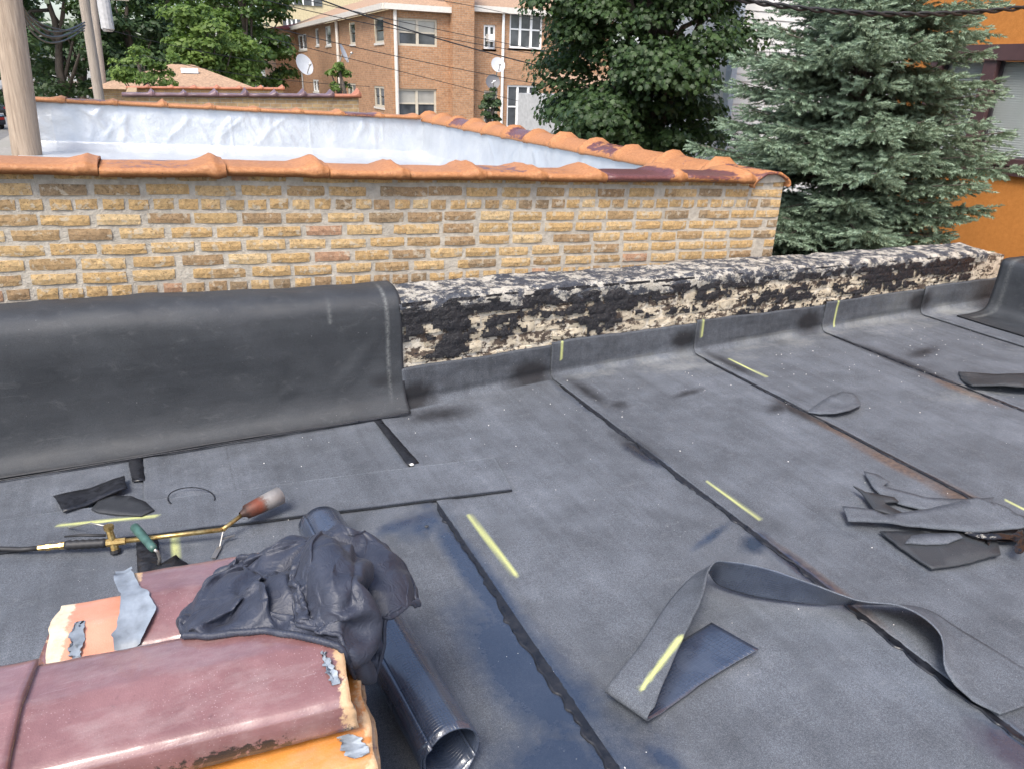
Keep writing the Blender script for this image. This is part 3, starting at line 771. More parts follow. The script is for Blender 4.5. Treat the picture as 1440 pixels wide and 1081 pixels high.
def m_silver():
    k = NM('aluminium_roof_coating')
    n = k.noise(2.2, 5, .6, k.mapv((1.5, .8, 1))); n2 = k.noise(40, 4)
    col = k.ramp(n, [(.28, (.42, .45, .49)), (.55, (.50, .525, .55)), (.8, (.61, .625, .64))])
    drip = k.ramp(k.noise(1, 4, .7, k.mapv((9, 9, .5))), [(.62, 0.0), (.76, 1.0)])
    col = k.mix(k.math('MULTIPLY', drip, .40), col, (.28, .28, .27))
    st = k.ramp(k.noise(1.1, 5, .7, k.mapv((1, 3, 1))), [(.58, 0.0), (.70, 1.0)])
    col = k.mix(k.math('MULTIPLY', st, .25), col, (.38, .40, .42))
    k.set(color=col, metal=.45, rough=k.ramp(n2, [(.3, .34), (.7, .46)]), normal=k.bump(k.math('ADD', n2, k.math('MULTIPLY', k.noise(9, 4), 2)), .35, .01))
    return k.m
M_SIL = m_silver()
ROOFZ = 0.52
def silver_roof():
    xs = np.linspace(-1.37, 3.66, 120); ys = np.linspace(4.2, 11.02, 130)
    X, Y = np.meshgrid(xs, ys, indexing='ij')
    lap = ((Y-4.2) % 0.95)/.95
    Z = ROOFZ+NS*X+.010*fbm(X*1.2, Y*1.2, 0, 4, 31)+.006*sstep(.9, 1, lap)
    build_np('roof_coating', np.stack([X, Y, Z], -1).reshape(-1, 3), grid_faces(*X.shape), M_SIL, ng, True)
silver_roof()
def silver_lining(axis, a0, a1, n, seed):
    s = np.linspace(a0, a1, n); t = np.linspace(0, 1, 44)
    O = np.interp(t, [0, .12, .25, 1], [.30, .15, .055, 0.002]); Zp = np.interp(t, [0, .12, .25, 1], [-.03, .02, .10, .565])
    S = np.repeat(s[:, None], len(t), 1); T = np.repeat(t[None, :], n, 0)
    w_ = .016*fbm(S*1.6, T*2.2, 0, 3, seed)
    # drooping folds: diagonal ridges hanging from pinned points
    rk = random.Random(seed)
    for k_ in range(13):
        c = a0+(a1-a0)*rk.random(); sl = .5*rk.uniform(-1, 1); wk = rk.uniform(.3, 1.0)
        d = S-c-sl*(1-T)-.06*np.sin(T*7+k_)
        w_ += wk*.022*np.exp(-(d/.05)**2)*sstep(.1, .4, T)*(0.35+.65*sstep(.2, .9, T))
        d2 = S-c-.22-.9*sl*(T-.3)
        w_ += wk*.012*np.exp(-(d2/.03)**2)*sstep(.15, .35, T)*sstep(1.0, .6, T)
    w_ += .012*np.clip(fbm((S+T*.5)*6, (T-S*.3)*4, 0, 3, seed+4), -.2, 1)*sstep(.05, .3, T)
    lapm = ((S-a0-.31) % 1.02); w_ = w_+.010*np.exp(-(lapm/.012)**2)
    w_ = w_*(.35+.65*sstep(1.0, .7, T))*.65
    O = O[None, :]+w_; Z = Zp[None, :]+0*S
    if axis == 'x': V = np.stack([S, 11.01-O, ROOFZ+Z+NS*S], -1)
    else: V = np.stack([3.66-O, S, ROOFZ+Z+NS*3.66], -1)
    F = grid_faces(n, len(t))
    build_np('parapet_lining', V.reshape(-1, 3), F if axis == 'x' else F[:, ::-1], M_SIL, ng, True)
silver_lining('x', -1.36, 3.66, 300, 21)
silver_lining('y', 4.2, 11.0, 260, 25)
# ================================================================ stacked coping tiles, foreground
def m_glaze(name, c0, c1, spot, coat=.5, body=(.55, .36, .2)):
    k = NM(name)
    n = k.noise(330, 2, .6); n2 = k.noise(9, 5, .65); n3 = k.noise(48, 5, .7)
    col = k.ramp(n2, [(.3, c0), (.7, c1)])
    col = k.mix(k.math('MULTIPLY', k.ramp(n3, [(.62, 0.0), (.72, 1.0)]), .35), col, tuple(x*.45 for x in c0))
    sp = k.ramp(k.voro(170), [(.12, 1.0), (.2, 0.0)]); gate = k.ramp(k.noise(11, 3), [(.42, 0.0), (.62, 1.0)])
    col = k.mix(k.math('MULTIPLY', k.math('MULTIPLY', sp, gate), .35), col, spot)
    dust = k.ramp(k.noise(6, 7, .75, k.mapv((1, 2.5, 1))), [(.48, 0.0), (.72, 1.0)])
    col = k.mix(k.math('MULTIPLY', dust, .28), col, (.42, .36, .34))
    scr = k.ramp(k.noise(5, 3, .5, k.mapv((2, 60, 20), None, (0, 0, .35))), [(.70, 0.0), (.74, 1.0)])
    col = k.mix(k.math('MULTIPLY', scr, .25), col, (.45, .38, .36))
    # broken / unglazed clay, mortar and tar, from the tile's own wear attributes
    ch = k.ramp(k.math('ADD', k.attr('chip'), k.math('MULTIPLY', k.math('SUBTRACT', n3, .5), .8)), [(.42, 0.0), (.52, 1.0)])
    clay = k.ramp(k.noise(30, 5, .7), [(.3, tuple(x*.7 for x in body)), (.55, body), (.75, (.72, .62, .48))])
    col = k.mix(ch, col, clay)
    tr = k.ramp(k.math('ADD', k.attr('tar'), k.math('MULTIPLY', k.math('SUBTRACT', k.noise(70, 5, .7), .5), 1.1)), [(.45, 0.0), (.55, 1.0)])
    col = k.mix(tr, col, (.016, .013, .012))
    h = k.math('ADD', k.math('MULTIPLY', n, 1.0), k.math('ADD', n3, k.math('MULTIPLY', ch, -1.5)))
    k.set(color=col, rough=k.mix(ch, (.42, .42, .42), (.85, .85, .85)), coat=coat, coat_rough=.16, normal=k.bump(h, .22, .003))
    return k.m
M_MAROON = m_glaze('maroon_glazed_clay', (.148, .064, .061), (.235, .116, .113), (.60, .45, .44), 1.0)
M_ORANGE = m_glaze('orange_glazed_clay', (.42, .155, .028), (.53, .215, .042), (.7, .45, .2), .5)
M_SALMON = m_glaze('salmon_bare_clay', (.50, .21, .13), (.62, .29, .19), (.7, .5, .4), .08, (.62, .52, .38))
TP = [(-.128, -.088), (-.129, -.050), (-.126, -.034), (-.116, -.024), (-.06, -.0105), (-.006, -.001), (.006, 0.0), (.06, -.006), (.108, -.012), (.121, -.020), (.131, -.040), (.134, -.088)]
def glazed_tile(name, x0, x1, ridge, vshift, mat, label, seed, scale=1.0, chipR=0.0, chipL=0.0, tarf=0.0, rz=R(-5.0), org=(-.055, 1.13), spig=None, dz=0.0, group=None):
    rn = random.Random(seed)
    P = np.array(TP)*scale
    # refine the profile
    t = np.linspace(0, len(P)-1, 45); P = np.stack([np.interp(t, np.arange(len(P)), P[:, 0]), np.interp(t, np.arange(len(P)), P[:, 1])], -1)
    ker = np.array([.1, .8, .1]); Q = P.copy()
    for c_ in (0, 1): Q[1:-1, c_] = np.convolve(P[:, c_], ker, 'valid')
    xs = np.linspace(x0, x1, 60)
    X = np.repeat(xs[:, None], len(Q), 1); Vv = np.repeat(Q[None, :, 0], 60, 0); Z = np.repeat(Q[None, :, 1], 60, 0)
    # ragged ends
    ragR = chipR*(.010+.020*fbm(Vv*16, Z*16, seed, 4, seed)); ragL = chipL*(.010+.02*fbm(Vv*16, Z*16, seed+3, 4, seed+1))
    q = (X-x0)/(x1-x0); X = X-ragR*sstep(.85, 1, q)+ragL*sstep(.15, 0, q)
    if spig is not None:
        e = sstep(spig-.006, spig+.012+.01, X+.012*vn(Vv*30, 0, 0, seed)); sc_ = .90+.10*e
        Vv = Vv*sc_; Z = (Z+.09)*sc_-.09+(-.006)*(1-e)
    nz = .0022*fbm(X*10, Vv*10, seed, 3, seed+7)+.001*fbm(X*40, Vv*40, seed, 2, seed+8)
    nrm = np.stack([np.gradient(Z, axis=1)*-1, np.gradient(Vv, axis=1)], -1); nrm /= np.linalg.norm(nrm, axis=-1, keepdims=True)+1e-9
    Vo = Vv+nrm[..., 0]*nz; Zo = Z+nrm[..., 1]*nz
    Vi = Vo-nrm[..., 0]*.017; Zi = Zo-nrm[..., 1]*.017
    c, s = math.cos(rz), math.sin(rz)
    def tow(X, V_, Z_): return np.stack([X*c-(V_+vshift)*s, X*s+(V_+vshift)*c, Z_], -1)
    a, b = tow(X, Vo, Zo).reshape(-1, 3), tow(X, Vi, Zi).reshape(-1, 3)
    nu, nv = X.shape; N = nu*nv; i = np.arange(N).reshape(nu, nv); F = grid_faces(nu, nv)
    rim = [np.stack([e[:-1], e[1:], e[1:]+N, e[:-1]+N], -1) for e in (i[0, :], i[-1, ::-1], i[::-1, 0], i[:, -1])]
    F = np.concatenate([F, F[:, ::-1]+N]+rim)[:, ::-1]
    q = (X-x0)/(x1-x0)
    chip = np.maximum(chipR*sstep(.88, 1.0, q), chipL*sstep(.12, 0.0, q))
    front = sstep(-.03, -.075, Z)*(Vv < 0)
    tr = tarf*front*(.35+.9*fbm(X*6, 0, 0, 3, seed+4))*sstep(x0+.05, x0+.3, X)
    at = {'chip': np.concatenate([chip.ravel(), np.full(N, .9)]), 'tar': np.concatenate([tr.ravel(), np.zeros(N)])}
    o = link(name, mesh_np(name, np.concatenate([a, b]), F, True, at), mat)
    o.location = (org[0], org[1], ridge)
    tag(o, label, 'coping tile', group)
    return o
GT = 'stacked clay coping tiles'
TZ = .585; DZ = .083
t_top = glazed_tile('coping_tile', -.285, .262, TZ, 0, M_MAROON, 'maroon glazed clay coping tile with chipped end beneath the jacket', 1, chipR=.75, tarf=1.4, group=GT)
t_left = glazed_tile('coping_tile', -.90, -.258, TZ+.012, 0, M_MAROON, 'maroon coping tile whose bell end laps the tile under the jacket', 2, scale=1.06, group=GT)
t_or = glazed_tile('coping_tile', -.32, .285, TZ-DZ-.010, -.042, M_ORANGE, 'orange glazed coping tile directly under the maroon one', 3, chipR=.55, tarf=1.2, scale=1.10, group=GT)
for k_ in range(2, 7):
    glazed_tile('coping_tile', -.31+.02*((k_*7) % 3-1), .29+.008*((k_*5) % 4-1), TZ-DZ*k_-.012, -.035+.012*((k_*3) % 3-1), M_ORANGE if k_ % 2 else M_MAROON,
                ['lower clay coping tile buried in the stack, %s one down' % w_ for w_ in ('third', 'fourth', 'fifth', 'sixth', 'seventh')][k_-2], 10+k_, chipR=.6, scale=1.10, group=GT)
for k_ in range(1, 7):
    glazed_tile('coping_tile', -.93+.01*(k_ % 3), -.345+.012*(k_ % 2), TZ-DZ*k_-.006, -.015+.01*(k_ % 2), (M_MAROON, M_ORANGE)[k_ % 2], 'clay coping tile of the stack left of the jacket, %s from its top' % ('second', 'third', 'fourth', 'fifth', 'sixth', 'seventh')[k_-1], 30+k_, scale=1.0, group=GT)
# rear stack, with the unglazed spigot end showing
RZ = .513
k_ = 0
t_rear = glazed_tile('coping_tile', -.155, .34, RZ, .345, M_MAROON, 'pinkish maroon coping tile with torn blue sealant at its end behind the front stack', 50, chipL=.7, scale=1.0, group=GT)
t_spig = glazed_tile('coping_tile', -.298, .33, RZ-.026, .325, M_SALMON, 'bare salmon spigot end of a coping tile with pale chipped edge', 51, chipL=.85, scale=.80, group=GT)
for k_ in range(1, 6):
    glazed_tile('coping_tile', (-.355 if k_ == 1 else -.29)+.015*(k_ % 2), .31, RZ-.03-DZ*k_-.003, .33+.01*(k_ % 2), (M_ORANGE, M_MAROON)[k_ % 2], 'clay coping tile low in the rear stack, %s from its top' % ('third', 'fourth', 'fifth', 'sixth', 'seventh')[k_-1], 60+k_, scale=.96, chipL=.4, group=GT)
# torn sealant flakes
M_SEAL = simple('grey_blue_sealant', (.20, .23, .265), .5, 0, .35, 25, .4, 60)
def flake(parent, pts, label, base_z, lift, org=(-.055, 1.13), rz=R(-5)):
    c, s = math.cos(rz), math.sin(rz)
    V = []; n = len(pts)
    for dz in (0, .0035):
        for (x, v, z) in pts: V.append((org[0]+x*c-v*s, org[1]+x*s+v*c, z+dz+lift))
    F = [list(range(n))[::-1], list(range(n, 2*n))]+[[i, (i+1) % n, n+(i+1) % n, n+i] for i in range(n)]
    MB().add(V, F).build('sealant_flake', M_SEAL, parent)
zr = RZ
def rear_z(v):           # top of rear tile's outer face at across-offset v
    P = np.array(TP); return float(np.interp(v-.345, P[2:-2, 0], P[2:-2, 1]))+RZ
def strip(parent, cl, wid, seed, lift=.004, zf=rear_z):
    """irregular peeling strip following the tile top; cl = list of (x,v)"""
    cl = np.array(cl); n = 26; t = np.linspace(0, 1, n); x = np.interp(t, np.linspace(0, 1, len(cl)), cl[:, 0]); v = np.interp(t, np.linspace(0, 1, len(cl)), cl[:, 1])
    wv = np.interp(t, np.linspace(0, 1, len(wid)), wid)
    c, s = math.cos(R(-5)), math.sin(R(-5)); V = []
    for i in range(n):
        for j, q in enumerate(np.linspace(-1, 1, 7)):
            xx = x[i]+q*wv[i]/2+.009*float(_hash(np.array(i//2), np.array(j), np.array(0), seed)-.5); vv = v[i]
            z = zf(vv)+lift+.005*abs(q)**3*float(.6+vn(t[i]*9, q, 0, seed+1))
            V.append((-.055+xx*c-vv*s, 1.13+xx*s+vv*c, z))
    build_np('sealant_flake', np.array(V), grid_faces(n, 7), M_SEAL, parent, True)
strip(t_rear, [(-.175, .475), (-.165, .43), (-.14, .36), (-.125, .30), (-.135, .25), (-.14, .22)], [.035, .04, .050, .075, .065, .05], 3, .005)
strip(t_spig, [(-.240, .33), (-.240, .29), (-.238, .25), (-.235, .235)], [.018, .026, .022, .016], 7, .003, lambda v: RZ-.026+float(np.interp(v-.325, np.array(TP)[2:-2, 0]*.8, np.array(TP)[2:-2, 1]*.8)))
strip(t_top, [(.216, -.02), (.222, -.06), (.23, -.09)], [.004, .012, .016], 11, .002, lambda v: TZ+float(np.interp(v, np.array(TP)[2:8, 0], np.array(TP)[2:8, 1])))
strip(t_or, [(.235, -.12), (.245, -.145), (.252, -.165)], [.02, .04, .03], 13, .004, lambda v: TZ-DZ-.010+float(np.interp(v+.042, np.array(TP)[2:8, 0]*1.1, np.array(TP)[2:8, 1]*1.1)))
# ================================================================ roll of membrane
def roll():
    p0, p1 = np.array((.362, 2.29)), np.array((.448, 1.205)); L = np.linalg.norm(p1-p0); d = (p1-p0)/L; nrm = np.array((-d[1], d[0]))
    th = np.linspace(0, 2*math.pi*1.55, 90); r = .078-.0052*th/(2*math.pi)*1.3
    s = np.linspace(0, 1, 40)
    S, T = np.meshgrid(s, th, indexing='ij'); Rr = np.interp(T, th, r)+.0025*fbm(S*5, np.cos(T)*2, np.sin(T)*2, 3, 5)
    def cyl(rr):
        a = T+math.pi*.75
        h = rr*np.cos(a); z = .083+rr*np.sin(a)*.97
        e = .010*vn(T*1.5, 0, 0, 8)*(S > .97)
        return np.stack([p0[0]+d[0]*(S*L+e)+nrm[0]*h, p0[1]+d[1]*(S*L+e)+nrm[1]*h, z], -1).reshape(-1, 3)
    a, b = cyl(Rr), cyl(Rr-.004); nu, nv = S.shape; N = nu*nv; i = np.arange(N).reshape(nu, nv); F = grid_faces(nu, nv)
    rim = [np.stack([e[:-1], e[1:], e[1:]+N, e[:-1]+N], -1) for e in (i[0, :], i[-1, ::-1], i[::-1, 0], i[:, -1])]
    F = np.concatenate([F, F[:, ::-1]+N]+rim)
    uv = np.stack([np.tile((S*L).ravel(), 2), np.tile((T*.08).ravel(), 2), np.zeros(2*N), np.ones(2*N)], -1)
    V = np.concatenate([a, b]); c0 = np.array([V[:, 0].mean(), V[:, 1].mean(), 0])
    o = link('membrane_roll', mesh_np('membrane_roll', V-c0, F, True, {'strip_uv': uv}), M_UNDER); o.location = c0
    tag(o, 'rolled tube of shiny black membrane lying beside the stacked coping tiles', 'membrane roll')
roll()
# ================================================================ curling offcut strip
def ribbon():
    S = [((1065,915,.024),(1000,878,.014)),((985,965,.007),(925,925,.007)),((935,1001,.009),(873,965,.009)),((910,1015,.03),(852,975,.03)),((922,990,.056),(865,955,.056)),((958,905,.085),(900,912,.055)),((985,850,.115),(945,845,.05)),
         ((1001,798,.145),(988,806,.045)),((1032,794,.15),(1010,826,.02)),((1080,803,.135),(1060,842,.010)),((1140,824,.105),(1140,853,.006)),((1205,848,.08),(1205,854,.006)),((1270,858,.09),(1270,855,.008)),((1318,892,.085),(1308,864,.01)),((1330,950,.05),(1345,887,.012)),((1365,988,.014),(1400,920,.012)),((1405,1009,.011),(1490,978,.012))]
    T = np.array([atz(*t) for t, b in S]); B = np.array([atz(*b) for t, b in S]); T[:, 2] += .010; B[:, 2] += .010
    k = len(S); n = 150
    def cat(A):
        out = []; tt = np.linspace(0, k-1.0001, n)
        for t in tt:
            i = int(t); u = t-i; p = [A[min(max(j, 0), k-1)] for j in (i-1, i, i+1, i+2)]
            out.append(.5*((2*p[1])+(-p[0]+p[2])*u+(2*p[0]-5*p[1]+4*p[2]-p[3])*u*u+(-p[0]+3*p[1]-3*p[2]+p[3])*u**3))
        return np.array(out)
    T, B = cat(T), cat(B); m = 15; q = np.linspace(0, 1, m)
    G = T[:, None, :]*(1-q)[None, :, None]+B[:, None, :]*q[None, :, None]
    G[:, 0] += .002*np.stack([vn(np.arange(n)*.5, 0, 0, 1), vn(np.arange(n)*.5, 4, 0, 2), 0*np.arange(n)], -1)
    du = np.gradient(G, axis=0); dv = np.gradient(G, axis=1); nr = np.cross(du, dv); nr /= np.linalg.norm(nr, axis=-1, keepdims=True)+1e-9
    up = G; lo = G+nr*.0045
    N = n*m; F = grid_faces(n, m); i = np.arange(N).reshape(n, m)
    rim = [np.stack([e[:-1], e[1:], e[1:]+N, e[:-1]+N], -1) for e in (i[0, :], i[-1, ::-1], i[::-1, 0], i[:, -1])]
    V = np.concatenate([up.reshape(-1, 3), lo.reshape(-1, 3)])
    c0 = np.array([V[:, 0].mean(), V[:, 1].mean(), 0])
    s_ = np.repeat(np.linspace(0, 2, n)[:, None], m, 1); q_ = np.repeat(q[None, :]*.13+.0045, n, 0)
    uv = np.stack([np.tile(s_.ravel(), 2), np.tile(q_.ravel(), 2), np.zeros(2*N), np.ones(2*N)], -1)
    # chalk stroke along the grey band
    P = V-0; a, b = atz(955, 905, .075), atz(900, 978, .05)
    d, t = segd(P[:, 0], P[:, 1], a[0], a[1], b[0], b[1]); ch = np.clip(1.2-d/(.011*(1-.45*t))*.95, 0, 1)
    idx = np.tile(np.repeat(np.arange(n)[:, None], m, 1).ravel(), 2); ch *= (idx > n*3.2/k)*(idx < n*7/k)
    m1 = np.stack([np.zeros(2*N), np.zeros(2*N), ch, np.zeros(2*N)], -1)
    me = mesh_np('membrane_offcut', V-c0, np.concatenate([F, F[:, ::-1]+N]+rim), True, {'strip_uv': uv, 'm1': m1, 'm2': np.zeros(2*N)})
    o = link('membrane_offcut', me, M_MEMB); me.materials.append(M_UNDER); o.location = c0
    nf = len(F); mi = np.zeros(len(me.polygons), np.int32); mi[:nf] = 1; mi[nf:2*nf] = 0; me.polygons.foreach_set('material_index', mi)
    tag(o, 'long twisted offcut strip of membrane with a yellow chalk stroke', 'offcut')
    return o
rib = ribbon()
# ================================================================ scraps
GS = 'membrane scraps on the roof'
def pz(*pp): return [tuple(atz(x, y, 0)[:2]) for x, y in pp]
flat_piece('membrane_scrap', pz((78,707),(177,678),(180,695),(92,729)), .015, .005, M_BIT, label='glossy black rectangle of bitumen scrap by the draped sheet', cat='scrap', group=GS, curl=lambda x, y: .012*abs(math.sin((x+.4)*14)))
dome = pz((130,722),(140,710),(160,703),(185,703),(205,711),(218,723),(200,731),(170,730),(140,727))
flat_piece('membrane_scrap', dome, .016, .005, M_SHEET, label='half round dark membrane scrap touching the glossy black rectangle', cat='scrap', group=GS, soot_dark=.45)
def arc(cx, cy, rx, ry, a0, a1, n=26): return [atz(cx+rx*math.cos(R(a0+(a1-a0)*i/(n-1))), cy+ry*math.sin(R(a0+(a1-a0)*i/(n-1))), .017) for i in range(n)]
w_ = MB().tube(arc(269, 700, 33, 15, 150, 370), .0022, 5).build('bitumen_thread', M_BIT); tag(w_, 'thin curved thread of black bitumen lying beside the torch burner', 'thread')
flat_piece('membrane_scrap', pz((1136,582),(1150,588),(1175,590),(1195,585),(1209,576),(1208,566),(1200,556),(1185,553),(1165,560),(1148,571)), .008, .005, M_MEMB, res=.025, curl=lambda x, y: .030*max(0, (2.50-y))/.12*1.0 if y < 2.5 else 0.0, label='rounded membrane flap curling up over a seam', cat='scrap', group=GS)
flat_piece('membrane_scrap', pz((1347,526),(1352,538),(1364,551),(1440,558),(1520,562),(1520,535),(1440,532)), .009, .006, M_SHEET, curl=lambda x, y: .045*max(0.0, min(1, (2.50-y)/.2)), label='dark sheet piece with its near edge lifted off the roof', cat='scrap', group=GS)
sc = [
 (pz((1213,670),(1232,674),(1250,684),(1240,690),(1300,706),(1370,708),(1395,706),(1390,722),(1330,732),(1262,714),(1236,702),(1224,690)), .014, M_MEMB, 'pointed curved scrap of grey membrane at the back of the heap', 1.0),
 (pz((1197,694),(1215,702),(1255,708),(1262,714),(1240,716),(1275,735),(1262,737),(1226,725),(1212,706)), .022, M_SHEET, 'small torn blue black scrap at the tip of the heap', 0),
 (pz((1182,724),(1190,744),(1250,748),(1310,756),(1375,760),(1440,754),(1475,750),(1425,735),(1410,725),(1370,712),(1300,728),(1240,736),(1225,730)), .030, M_MEMB, 'broad grey membrane scrap laid over the heap', .0),
 (pz((1235,753),(1262,775),(1308,806),(1360,798),(1405,787),(1400,766),(1360,756),(1300,752)), .010, M_SHEET, 'dark angular membrane scrap at the bottom of the heap', 0),
 (pz((1270,772),(1300,774),(1330,774),(1350,766),(1345,758),(1300,758),(1280,762)), .020, M_MEMB, 'small half round grey scrap on the dark angular piece', 0),
]
for j, (pp, z, mt, lb, kk) in enumerate(sc):
    flat_piece('membrane_scrap', pp, z, .005, mt, res=.022, curl=(lambda x, y, j=j: .010*float(fbm(x*6, y*6, j, 2, j+90))+.006), label=lb, cat='scrap', group=GS)
def crumple():
    c = atz(1415, 770, .02); rr = random.Random(5)
    for j in range(4):
        n = 40; V = []; a = rr.uniform(-.7, .2); ox, oy = c[0]+rr.uniform(-.04, .10), c[1]+rr.uniform(-.05, .05)
        ca, sa = math.cos(a), math.sin(a)
        for u in range(n):
            for v in range(11):
                x = (u/(n-1)-.5)*.24; y = (v/10-.5)*.035+.03*math.sin(u*.12+j*1.7)
                z = .022+.009*j+.008*math.sin(u*.22+j*2)+.006*math.sin(v*.5+u*.1+j)+.005*float(vn(u*.25, v*.35, j, 4))
                V.append((ox+x*ca-y*sa, oy+x*sa+y*ca, max(z, .012)))
        V = np.array(V); c0 = V.mean(0); c0[2] = 0
        o = link('bitumen_shred', mesh_np('bitumen_shred', V-c0, grid_faces(n, 11), True), M_BITS); o.location = c0
        tag(o, 'crinkled shiny black shred beside the heap of membrane scraps', 'shred', 'shiny black shreds')
def m_bits():
    k = NM('shiny_black_film'); k.set(color=(.012, .012, .014), rough=.12, normal=k.bump(k.noise(60, 4), .8, .006)); return k.m
M_BITS = m_bits(); crumple()
# pale grit and crumbs
rr = random.Random(8); M_CR = simple('white_mortar_crumb', (.75, .73, .68), .9)
cm = MB()
for j in range(170):
    x = rr.uniform(.2, 5.2); y = 3.32-abs(rr.gauss(0, .5)) if rr.random() < .62 else rr.uniform(.9, 3.2)
    if y < .6: continue
    s = rr.choice((.0013, .0016, .002, .0028)); cm.sphere((x, y, float(sheet_z(x, y))+.007), s, 5, 3, (1, rr.uniform(.6, 1.6), .7))
o = cm.build('mortar_grit', M_CR); tag(o, 'white mortar crumbs scattered over the roof', None, kind='stuff')
for px_, py_, s in ((579, 654, .008), (600, 741, .007)):
    p = atz(px_, py_, .01); o = MB().sphere((p[0], p[1], .014), s, 7, 5, (1.2, 1, .7)).build('mortar_crumb', M_CR if s > .0075 else M_SHEET)
    tag(o, 'white mortar lump at the end of the bitumen gap' if s > .0075 else 'dark crumb of membrane near the wavy bitumen seam', 'crumb')
# ================================================================ torch
def m_brass():
    k = NM('worn_brass'); n = k.noise(70, 4); k.set(color=k.ramp(n, [(.3, (.30, .19, .06)), (.7, (.72, .54, .24))]), metal=.9, rough=k.ramp(n, [(.3, .5), (.7, .28)])); return k.m
def m_burner():
    k = NM('scorched_steel'); at = k.attr('scorch'); n = k.noise(60, 5, .7)
    m = k.math('ADD', at, k.math('MULTIPLY', k.math('SUBTRACT', n, .5), .5))
    k.set(color=k.ramp(m, [(.0, (.05, .028, .022)), (.42, (.20, .055, .03)), (.58, (.16, .10, .08)), (.68, (.27, .255, .24)), (1, (.36, .345, .33))]), metal=.35, rough=.6, normal=k.bump(n, .4, .003)); return k.m
M_BR, M_BURN = m_brass(), m_burner()
M_RUB = simple('black_rubber', (.018, .018, .02), .55); M_STEEL = simple('dull_steel', (.42, .40, .37), .4, .85)
tr = empty('gas_torch', (-.3, 2.52, 0)); tag(tr, 'brass roofing gas torch with black grip and rusty burner bell', 'torch')
A = lambda x, y, z: Vector(atz(x, y, z))
h0 = A(0, 771, .025)
hose = MB().tube([h0+Vector((-1.1, .5, -.006)), h0+Vector((-.5, .18, -.004)), h0, A(30, 772, .027), A(54, 770, .032)], .0085, 8)
hose.build('hose', M_RUB, tr, True)
p0, p1, p2, p3, p4 = A(54, 770, .032), A(92, 766, .036), A(150, 763, .04), A(158, 760, .045), A(313, 744, .05)
f_ = MB()
for q0, q1, r_ in ((0, .3, .010), (.3, .45, .0125), (.45, .8, .010), (.8, 1.0, .013)): f_.tube([p0.lerp(p1, q0), p0.lerp(p1, q1)], r_, 6)
f_.build('hose_fitting', M_BR, tr)
gp = [p1.lerp(p2, i/12) for i in range(13)]; MB().tube(gp, [.014+.0035*(i % 2) for i in range(13)], 10).build('grip', M_RUB, tr, True)
MB().tube([p1.lerp(p2, .0)+Vector((0, .02, .022)), p1.lerp(p2, .4)+Vector((0, .012, .03)), p2+Vector((0, .004, .028))], [.003, .005, .005], 6).build('lever', M_RUB, tr, True)
v_ = MB().tube([p2, p2.lerp(p4, .16)], [.014, .012], 8).tube([p3+Vector((.004, -.01, -.03)), p3+Vector((-.004, .012, .04))], [.013, .011], 8)
v_.tube([p3+Vector((-.004, .012, .04)), p3+Vector((-.004, .013, .055))], .016, 8)
vb = v_.build('valve', M_BR, tr); MB().tube([p3+Vector((.004, -.012, -.03)), p3+Vector((.005, -.016, -.04))], .017, 10).build('knob', M_RUB, vb)
MB().tube([p3+Vector((-.002, .02, .045)), p3+Vector((-.06, .06, .05)), A(97, 742, .02)], .0028, 6).build('wire_handle', M_STEEL, tr, True)
MB().tube([p2.lerp(p4, .1), p4], .0085, 10).build('pipe', M_BR, tr, True)
q1, q2 = A(345, 720, .075), A(394, 696, .085)
MB().tube([p4, p4.lerp(q1, .2), q1], [.010, .0075, .0075], 10).build('neck', M_BR, tr, True)
def bell():
    d = (q2-q1).normalized(); u = d.orthogonal().normalized(); w_ = d.cross(u); L = (q2-q1).length
    pr = [(-.02, .010, 0), (0, .018, 0), (.004, .026, .05), (.35*L, .029, .40), (.5*L, .031, .62), (.65*L, .032, .8), (L, .0335, 1.0), (L, .0295, .9), (.5*L, .027, .2), (.1*L, .022, 0), (.1*L, .001, 0)]
    V = []; H = []; n = 24
    for t, r_, h in pr:
        for k in range(n): a = 2*math.pi*k/n; V.append(q1+d*t+(u*math.cos(a)+w_*math.sin(a))*r_); H.append(h)
    F = [[i*n+k, i*n+(k+1) % n, (i+1)*n+(k+1) % n, (i+1)*n+k] for i in range(len(pr)-1) for k in range(n)]
    V = np.array([tuple(v) for v in V])
    build_np('burner_bell', V, np.array(F), M_BURN, tr, True, {'scorch': np.array(H)})
bell()
s_ = MB(); s_.bar(p4+Vector((0, 0, -.01)), A(309, 768, .006), .012, .003, (1, 0, 0)); s_.bar(A(309, 768, .006), A(300, 784, .006), .016, .003)
s_.bar(A(312, 757, .02), A(330, 752, .02), .008, .003); s_.build('stand', M_STEEL, tr)
# ================================================================ trowel
tw = empty('trowel', (-.19, 2.45, 0)); tag(tw, 'green handled pointing trowel with tar black blade beneath the torch pipe', 'trowel')
a, b = A(188, 739, .085), A(217, 772, .075)
MB().tube([a, a.lerp(b, .05), a.lerp(b, .3), a.lerp(b, .6), a.lerp(b, .9), b], [.008, .015, .016, .014, .0145, .011], 12).build('handle', simple('green_painted_wood', (.045, .10, .085), .45, 0, .3, 40), tw, True)
c_ = A(224, 793, .016)
MB().tube([b, b.lerp(c_, .35)+Vector((.006, 0, .01)), b.lerp(c_, .7)+Vector((.006, 0, .004)), c_], [.006, .0055, .0055, .006], 8).build('shank', M_STEEL, tw, True)
bl = [A(212, 800, .016), A(247, 779, .016), A(276, 801, .017), A(258, 815, .018)]
flat_piece('blade', [(p.x, p.y) for p in bl], .013, .003, M_BIT, tw, res=.03, curl=lambda x, y: .003*float(vn(x*50, y*50, 0, 2)))
